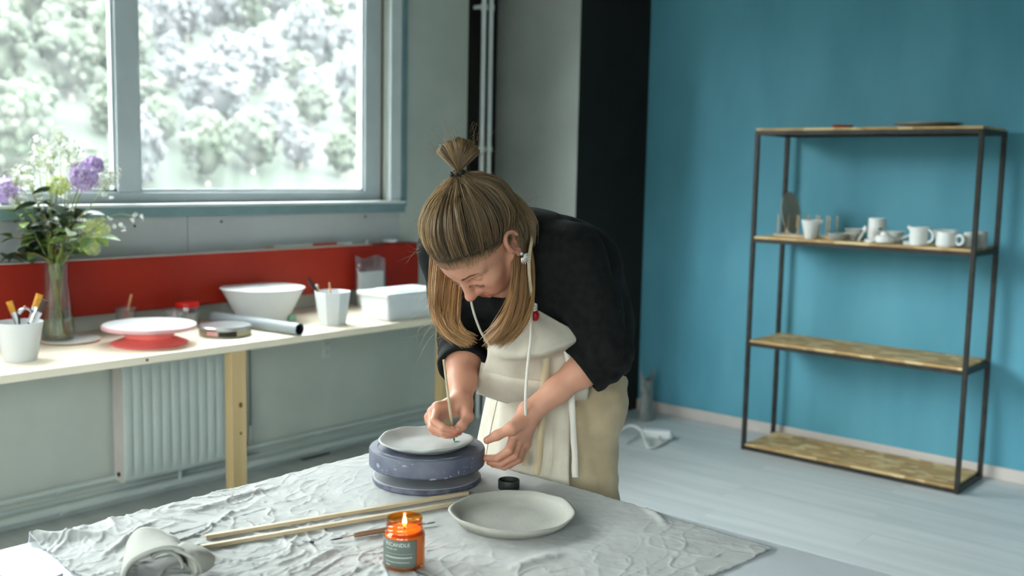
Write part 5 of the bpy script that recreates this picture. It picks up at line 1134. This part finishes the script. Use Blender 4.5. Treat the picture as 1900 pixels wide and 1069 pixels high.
# tapes and cords
def ribbon(name, pts, wd, m, th=.0012):
    P = spline([at(*p) for p in pts], 30); G = []
    for i, p in enumerate(P): G.append([p - MW[:, 0] * wd / 2 * (1 + .1 * math.sin(i)), p + MW[:, 0] * wd / 2])
    return wb_(MB().grid(G), name, M[m], solid=th, angle=180)
ribbon('apron_tie', [(1015, 650, 2.172), (1012, 690, 2.186), (1008, 740, 2.198), (1003, 800, 2.196), (1000, 850, 2.190), (995, 882, 2.188)], .016, 'tape')
ribbon('apron_tie', [(1050, 640, 2.180), (1056, 680, 2.188), (1060, 720, 2.200), (1063, 790, 2.215), (1066, 840, 2.215), (1067, 886, 2.212)], .013, 'cord')
ribbon('apron_tie', [(978, 785, 2.215), (978, 820, 2.210), (974, 864, 2.205)], .012, 'tape')
wb_(MB().tube(spline([at(*p) for p in ((985, 566, 2.135), (986, 590, 2.135), (985, 625, 2.130), (980, 670, 2.128), (977, 705, 2.128), (975, 742, 2.130), (976, 775, 2.16))], 40), .0029, 8), 'hanging_cord', M['cord'])
wb_(MB().tube(spline([at(*p) for p in ((872, 548, 2.20), (879, 580, 2.195), (892, 615, 2.21), (907, 639, 2.236))], 24), .0026, 8), 'neck_strap', M['cord'])
wb_(MB().tube(spline([at(*p) for p in ((990, 430, 2.15), (982, 478, 2.12), (983, 520, 2.118), (987, 552, 2.126), (990, 566, 2.130))], 30), .0036, 8, flat=.5, up=tocam), 'neck_strap', M['tape'])
b = MB()
for k in range(3): b.tube([at(988, 566 + k * 4, 2.130) + V3(0, 0, 0) + .0075 * (math.cos(a) * MW[:, 0] + math.sin(a) * (MW[:, 2] + V3(0, 0, .2 * (k - 1)))) for a in np.linspace(0, 2 * PI, 14)], .0032, 6)
wb_(b, 'strap_knot', M['cord'])
wb_(MB().blob(at(993, 586, 2.142), (.0085, .0085, .0115), 14, 10), 'strap_bead', M['bead'])
# ---- hair
def ell_r(d):
    """distance from the skull centre to the skin along d, bounded so that ears do not count"""
    e = 1 / np.sqrt(((d / CR_R) ** 2).sum(-1)); sh_ = e.shape; out = e.ravel().copy(); dv = np.asarray(d).reshape(-1, 3)
    for i in range(len(out)):
        h_ = bvh.ray_cast(Vector(tuple(CR_C)), Vector(tuple(dv[i])))
        if h_[3] is not None: out[i] = min(max(h_[3], out[i] - .002), out[i] + .016)
    return out.reshape(sh_)
hlx, hlz = np.array([-.12, -.10, -.03, 0, .02, .06, .10]), np.array([-.06, -.06, -.015, .020, .034, .066, .088])
def hairy(p, m=0): return p[..., 2] > np.interp(p[..., 0], hlx, hlz) + m
nt_, np_ = 70, 110
th_ = np.linspace(0.001, PI * .80, nt_)[:, None]; ph_ = np.linspace(0, 2 * PI, np_, endpoint=False)[None]
dd_ = np.stack([np.sin(th_) * np.cos(ph_), np.sin(th_) * np.sin(ph_), np.cos(th_) + 0 * ph_], -1); pts = CR_C + dd_ * (ell_r(dd_) + .0045)[..., None]
mk = hairy(pts, .015); mk &= ~((np.abs(pts[..., 0] + .005) < .03) & (pts[..., 2] < .035) & (np.abs(pts[..., 1]) > .06))
wv = (pts.reshape(-1, 3) @ HR.T + HC - PB); fcs = []
for i in range(nt_ - 1):
    for j in range(np_):
        j2 = (j + 1) % np_
        if mk[i, j] and mk[i + 1, j] and mk[i, j2] and mk[i + 1, j2]: fcs.append((i * np_ + j, i * np_ + j2, (i + 1) * np_ + j2, (i + 1) * np_ + j))
b = MB(); b.add(wv, fcs); b.build('hair_base', M['scalp'], person, solid=.003, angle=180)
def strands(name, L, rad, tone, parent=person, mt='hair'):
    """L: (n, m, 3) polylines in world space -> one mesh of tapering three-sided strands"""
    L = np.asarray(L, float); n, m, _ = L.shape; t = np.gradient(L, axis=1); t /= np.linalg.norm(t, axis=2, keepdims=True) + 1e-9
    a = np.cross(t, np.array([.37, .61, .70])); a /= np.linalg.norm(a, axis=2, keepdims=True) + 1e-9; b = np.cross(t, a)
    tp = np.interp(np.linspace(0, 1, m), [0, .15, .75, 1], [.25, 1, .9, .25])[None, :, None] * np.asarray(rad).reshape(-1, 1, 1)
    ring = np.stack([L + tp * (math.cos(k) * a + math.sin(k) * b) for k in (0, 2.094, 4.189)], 2)      # n m 3 3
    I = np.arange(n * m * 3).reshape(n, m, 3); q = np.stack([I[:, :-1], np.roll(I, -1, 2)[:, :-1], np.roll(I, -1, 2)[:, 1:], I[:, 1:]], -1).reshape(-1, 4)
    me = fmesh(name, ring.reshape(-1, 3), q); tn = np.repeat(np.asarray(tone).reshape(n, 1), m, 1) + np.linspace(-.05, .12, m)[None]; fattr(me, 'tone', np.clip(np.repeat(tn.ravel(), 3), 0, 1))
    return world_obj(name, me, M[mt], parent, angle=180)
rg = np.random.default_rng(77)
T = HR.T @ (at(847, 318, 2.075) - HC); dT = T - CR_C; TL = np.linalg.norm(dT); dT /= TL; TW = hw(T)
ts = np.linspace(0, 1, 20)
def combed(d0, off, lift):
    d0 = d0 / np.linalg.norm(d0); om = math.acos(np.clip(d0 @ dT, -1, 1)); si = math.sin(om) + 1e-6
    d = (np.sin((1 - ts) * om) / si)[:, None] * d0 + (np.sin(ts * om) / si)[:, None] * dT; d /= np.linalg.norm(d, axis=1, keepdims=True)
    sm_ = np.clip((ts - .72) / .28, 0, 1) ** 2; r = ell_r(d) + off * np.clip(ts / .34, .04, 1) + lift * np.sin(PI * ts); r = r * (1 - sm_) + TL * sm_
    return CR_C + d * r[:, None]
L = []; tn = []; clump = rg.uniform(0, 1, 400)
while len(L) < 3000:
    front = rg.random() < .6
    if front:
        a = rg.uniform(-2.6, 2.6); x = np.interp(abs(a), [0, .5, 1.2, 1.7, 2.6], [.088, .072, .03, -.005, -.09]); z = np.interp(x, hlx, hlz) + abs(rg.normal()) * .012 + rg.normal() * .0035
        p = V3(x, math.sin(a) * .085, z)
    else:
        p = rg.normal(size=3) * V3(.1, .09, .09) + CR_C
        d = p - CR_C; d /= np.linalg.norm(d); p = CR_C + d * ell_r(d)
        if not hairy(p) or p[2] < -.02: continue
    d = p - CR_C; d /= np.linalg.norm(d)
    az = math.atan2(d[1], d[0]); ck = int((az + PI) / (2 * PI) * 90)
    L.append(combed(d, .0045 + .011 * rg.random() ** 1.3, .004 + .012 * clump[ck] * rg.random()) + rg.normal(size=3) * .0006 + rg.normal(size=3) * .001 * np.sin(ts * 7 + rg.uniform(0, 6))[:, None]); tn.append(.05 + .55 * clump[ck] + rg.uniform(0, .35) + .14 * (d[1] < 0) - .12 * (d[1] > .3))  # tone lighter on her lit right, darker on her shaded left
L = np.array(L) @ HR.T + HC
hair = strands('hair', L, np.full(len(L), .0009), tn); hair['label'] = 'light brown hair gathered on the crown'
def guided(G, n, jit, rad, m=22, spread=1.0):
    Gs = [np.array(spline([at(*p) for p in g_], m)) for g_ in G]; out = []; tone = []
    for k in range(n):
        u_ = rg.random() * (len(Gs) - 1); i = int(min(u_, len(Gs) - 2)); f_2 = u_ - i; c = int(u_ * 9); o = rg.normal(size=3) * jit; cz = np.random.default_rng(c).normal(size=3) * jit
        w2 = np.linspace(0.4, 1.15, m)[:, None] * spread
        p = Gs[i] * (1 - f_2) + Gs[i + 1] * f_2 + (o * .7 + cz) * w2 + .0015 * rg.normal(size=3) * np.sin(np.linspace(0, 5, m) + rg.uniform(0, 6))[:, None]
        cutn = rg.uniform(.82, 1.04); t_ = np.linspace(0, 1, m) * min(cutn, 1) * (m - 1); i0 = np.clip(t_.astype(int), 0, m - 2); fr_ = (t_ - i0)[:, None]; p = p[i0] * (1 - fr_) + p[i0 + 1] * fr_
        out.append(p); tone.append(.30 + .35 * np.random.default_rng(c + 50).random() + rg.uniform(0, .35))
    return np.array(out), tone
Lk, tk_ = guided([[(952, 480, 2.125), (950, 530, 2.125), (940, 574, 2.11), (920, 606, 2.10), (896, 630, 2.10)], [(960, 468, 2.12), (960, 512, 2.11), (952, 562, 2.10), (934, 607, 2.09), (906, 636, 2.09)], [(968, 452, 2.14), (972, 520, 2.12), (968, 575, 2.105), (950, 615, 2.095), (920, 641, 2.09)], [(980, 438, 2.165), (987, 500, 2.15), (984, 560, 2.13), (971, 602, 2.11), (945, 632, 2.10)]], 900, .004, .0008)
strands('loose_hair', Lk, np.full(len(Lk), .0008), np.array(tk_) - .05, mt='hair2')
Lk, tk_ = guided([[(800, 462, 2.27), (797, 540, 2.23), (803, 585, 2.21), (820, 615, 2.20), (846, 638, 2.19)], [(815, 470, 2.25), (810, 548, 2.20), (816, 588, 2.185), (836, 616, 2.175), (870, 635, 2.17)], [(840, 485, 2.235), (830, 560, 2.195), (831, 596, 2.18), (846, 620, 2.17), (872, 636, 2.17)], [(858, 495, 2.22), (850, 568, 2.19), (850, 598, 2.18), (858, 618, 2.175), (880, 630, 2.175)]], 700, .004, .0008)
strands('loose_hair', Lk, np.full(len(Lk), .0008), np.array(tk_) + .05, mt='hair2')
Lk, tk_ = guided([[(852, 322, 2.075), (880, 358, 2.045), (912, 398, 2.06), (938, 432, 2.085), (950, 470, 2.11)], [(853, 320, 2.08), (900, 348, 2.085), (945, 380, 2.11), (972, 425, 2.125), (970, 470, 2.12)], [(855, 318, 2.09), (908, 338, 2.13), (958, 368, 2.16), (986, 405, 2.165), (984, 450, 2.16)], [(855, 318, 2.10), (905, 336, 2.17), (955, 366, 2.21), (985, 402, 2.21), (990, 440, 2.20)]], 900, .0035, .0009)
strands('swept_hair', Lk, np.full(len(Lk), .0009), np.array(tk_) - .14)  # lock darkened: shade of the side away from the window
# bun: the pony folded over into a fan
L = []; tn = []; sN = np.linspace(0, 1, 22); rt, upv, bk = MW[:, 0], -MW[:, 1], MW[:, 2]
for k in range(1100):
    a = rg.uniform(-.86, .80); ln = .066 * (1 - .16 * abs(a)) * rg.uniform(.82, 1.05); wgt = np.sin(PI * np.clip(sN * rg.uniform(.93, 1.0), 0, 1)) ** .75; dp = .024 * rg.uniform(.25, 1)
    p = TW + rt * .004 + (rt * math.sin(a) + upv * math.cos(a)) * (ln * wgt)[:, None] * np.array([1, 1, 1]) - bk * (dp * np.cos(PI * sN) * wgt ** .6)[:, None] + rg.normal(size=3) * .0012
    L.append(p); c = int((a + 1) * 8); tn.append(.30 + .4 * np.random.default_rng(c + 9).random() + rg.uniform(0, .3) - .15 * (a > .2))  # right half of the bun darkened, shade put into the tone
strands('hair_bun', np.array(L), np.full(len(L), .0009), tn)
# fly-away hairs
L = []; m = 14; sN = np.linspace(0, 1, m)
for k in range(124):
    if k < 60:
        a = rg.uniform(-1.1, 1.1); st = TW + (rt * math.sin(a) + upv * math.cos(a)) * .055; dr = rt * math.sin(a * 1.3) + upv * math.cos(a) + rg.normal(size=3) * .4; ln = rg.uniform(.012, .045)
    elif k < 110:
        px = rg.uniform(790, 990); st = at(px, np.interp(px, [790, 840, 900, 950, 990], [400, 345, 345, 370, 395]), 2.12); dr = upv + rt * rg.normal() * .7 + rg.normal(size=3) * .3; ln = rg.uniform(.01, .03)
    else:
        st = at(rg.uniform(768, 790), rg.uniform(400, 470), 2.10); dr = -rt + upv * rg.normal() * .6 + rg.normal(size=3) * .3; ln = rg.uniform(.01, .035)
    dr = dr / np.linalg.norm(dr); cv = rg.normal(size=3) * .5; L.append(st + dr * (ln * sN)[:, None] + cv * (ln * sN ** 2)[:, None])
for (px, py, x2, y2) in ((845, 255, 870, 225), (850, 255, 838, 240), (828, 262, 862, 222), (870, 252, 882, 228), (873, 250, 888, 234), (885, 262, 890, 250)):
    a_, b_2 = at(px, py, 2.07), at(x2, y2, 2.07); L.append(a_ + (b_2 - a_) * sN[:, None] + upv * (.012 * np.sin(PI * sN))[:, None])
for k in range(40):
    px = rg.uniform(795, 850); py = rg.uniform(560, 640); st = at(px + 15, py - 40, 2.19); L.append(np.array(spline([st, at(px - rg.uniform(5, 30), py - 10, 2.2), at(px - rg.uniform(0, 60), py + rg.uniform(-20, 40), 2.2)], m)))
for k in range(26):
    px = rg.uniform(845, 905); st = at(px, 478 - (px - 845) * .2, 2.045); L.append(np.array(spline([st, at(px + rg.normal() * 6, 492, 2.03), at(px + rg.normal() * 16 + 6, 492 + rg.uniform(4, 22), 2.03)], m)))
for k in range(260):
    a = rg.uniform(-1.5, 1.5); x = np.interp(abs(a), [0, .5, 1.2, 1.7], [.088, .072, .03, -.005]); z = np.interp(x, hlx, hlz) - abs(rg.normal()) * .004
    p0 = snap((x * 1.25, math.sin(a) * .085, z), .0005); d0 = T - p0; d0 /= np.linalg.norm(d0); pp = []
    for i in range(m): pp.append(hw(snap(p0 + d0 * .026 * i / (m - 1) + V3(0, rg.normal() * .0004, 0), .0005 + .004 * i / (m - 1))))
    L.append(np.array(pp))
strands('flyaway_hair', np.array(L), np.full(len(L), .00022), rg.uniform(.6, 1, len(L)))['kind'] = 'stuff'
# elastic and earring
b = MB()
for k in range(14):
    a = 2 * PI * k / 14; e1 = V3(0, 1, 0); e2 = np.cross(dT, e1); c = TW - (HR @ dT) * .006 + (HR @ (e1 * math.cos(a) + e2 * math.sin(a))) * .0125; b.blob(c + (HR @ dT) * .003 * (-1) ** k, .0040, 8, 6)
wb_(b, 'hair_tie', M['elastic'])
lobe = hw((.0, .0885, -.024)); er = MB().blob(lobe, .0042, 12, 8); wb_(er, 'earring', M['silver']); b = MB()
for k in range(9):
    a = -.35 + k * .24; d = rt * math.cos(a) - upv * math.sin(a); b.tube([lobe + d * .005 - upv * .004, lobe - upv * .004 + d * (.012 + .009 * math.sin(PI * (k + 1) / 10))], [.0011, .0006], 6)
wb_(b, 'earring_rays', M['silver'])
# ================================================================== the brush in her right hand (held: a thing of its own)
tipb = plane(843, 820, 2, PZ_ + .0072); topb = at(823, 668, 2.105)
t = thing('thin_brush', 'thin wooden paint brush held upright on the plate', 'brush', tipb); d = topb - tipb
MB().tube([d * .16, d * .3, d * .6, d], [.0028, .0034, .0028, .0022], 10).build('handle', M['stick'], t); MB().tube([d * .085, d * .16], [.0022, .0028], 10).build('ferrule', M['orangeh'], t); MB().tube([d * 0, d * .03, d * .085], [.0004, .0020, .0022], 8).build('bristles', M['paintg'], t)
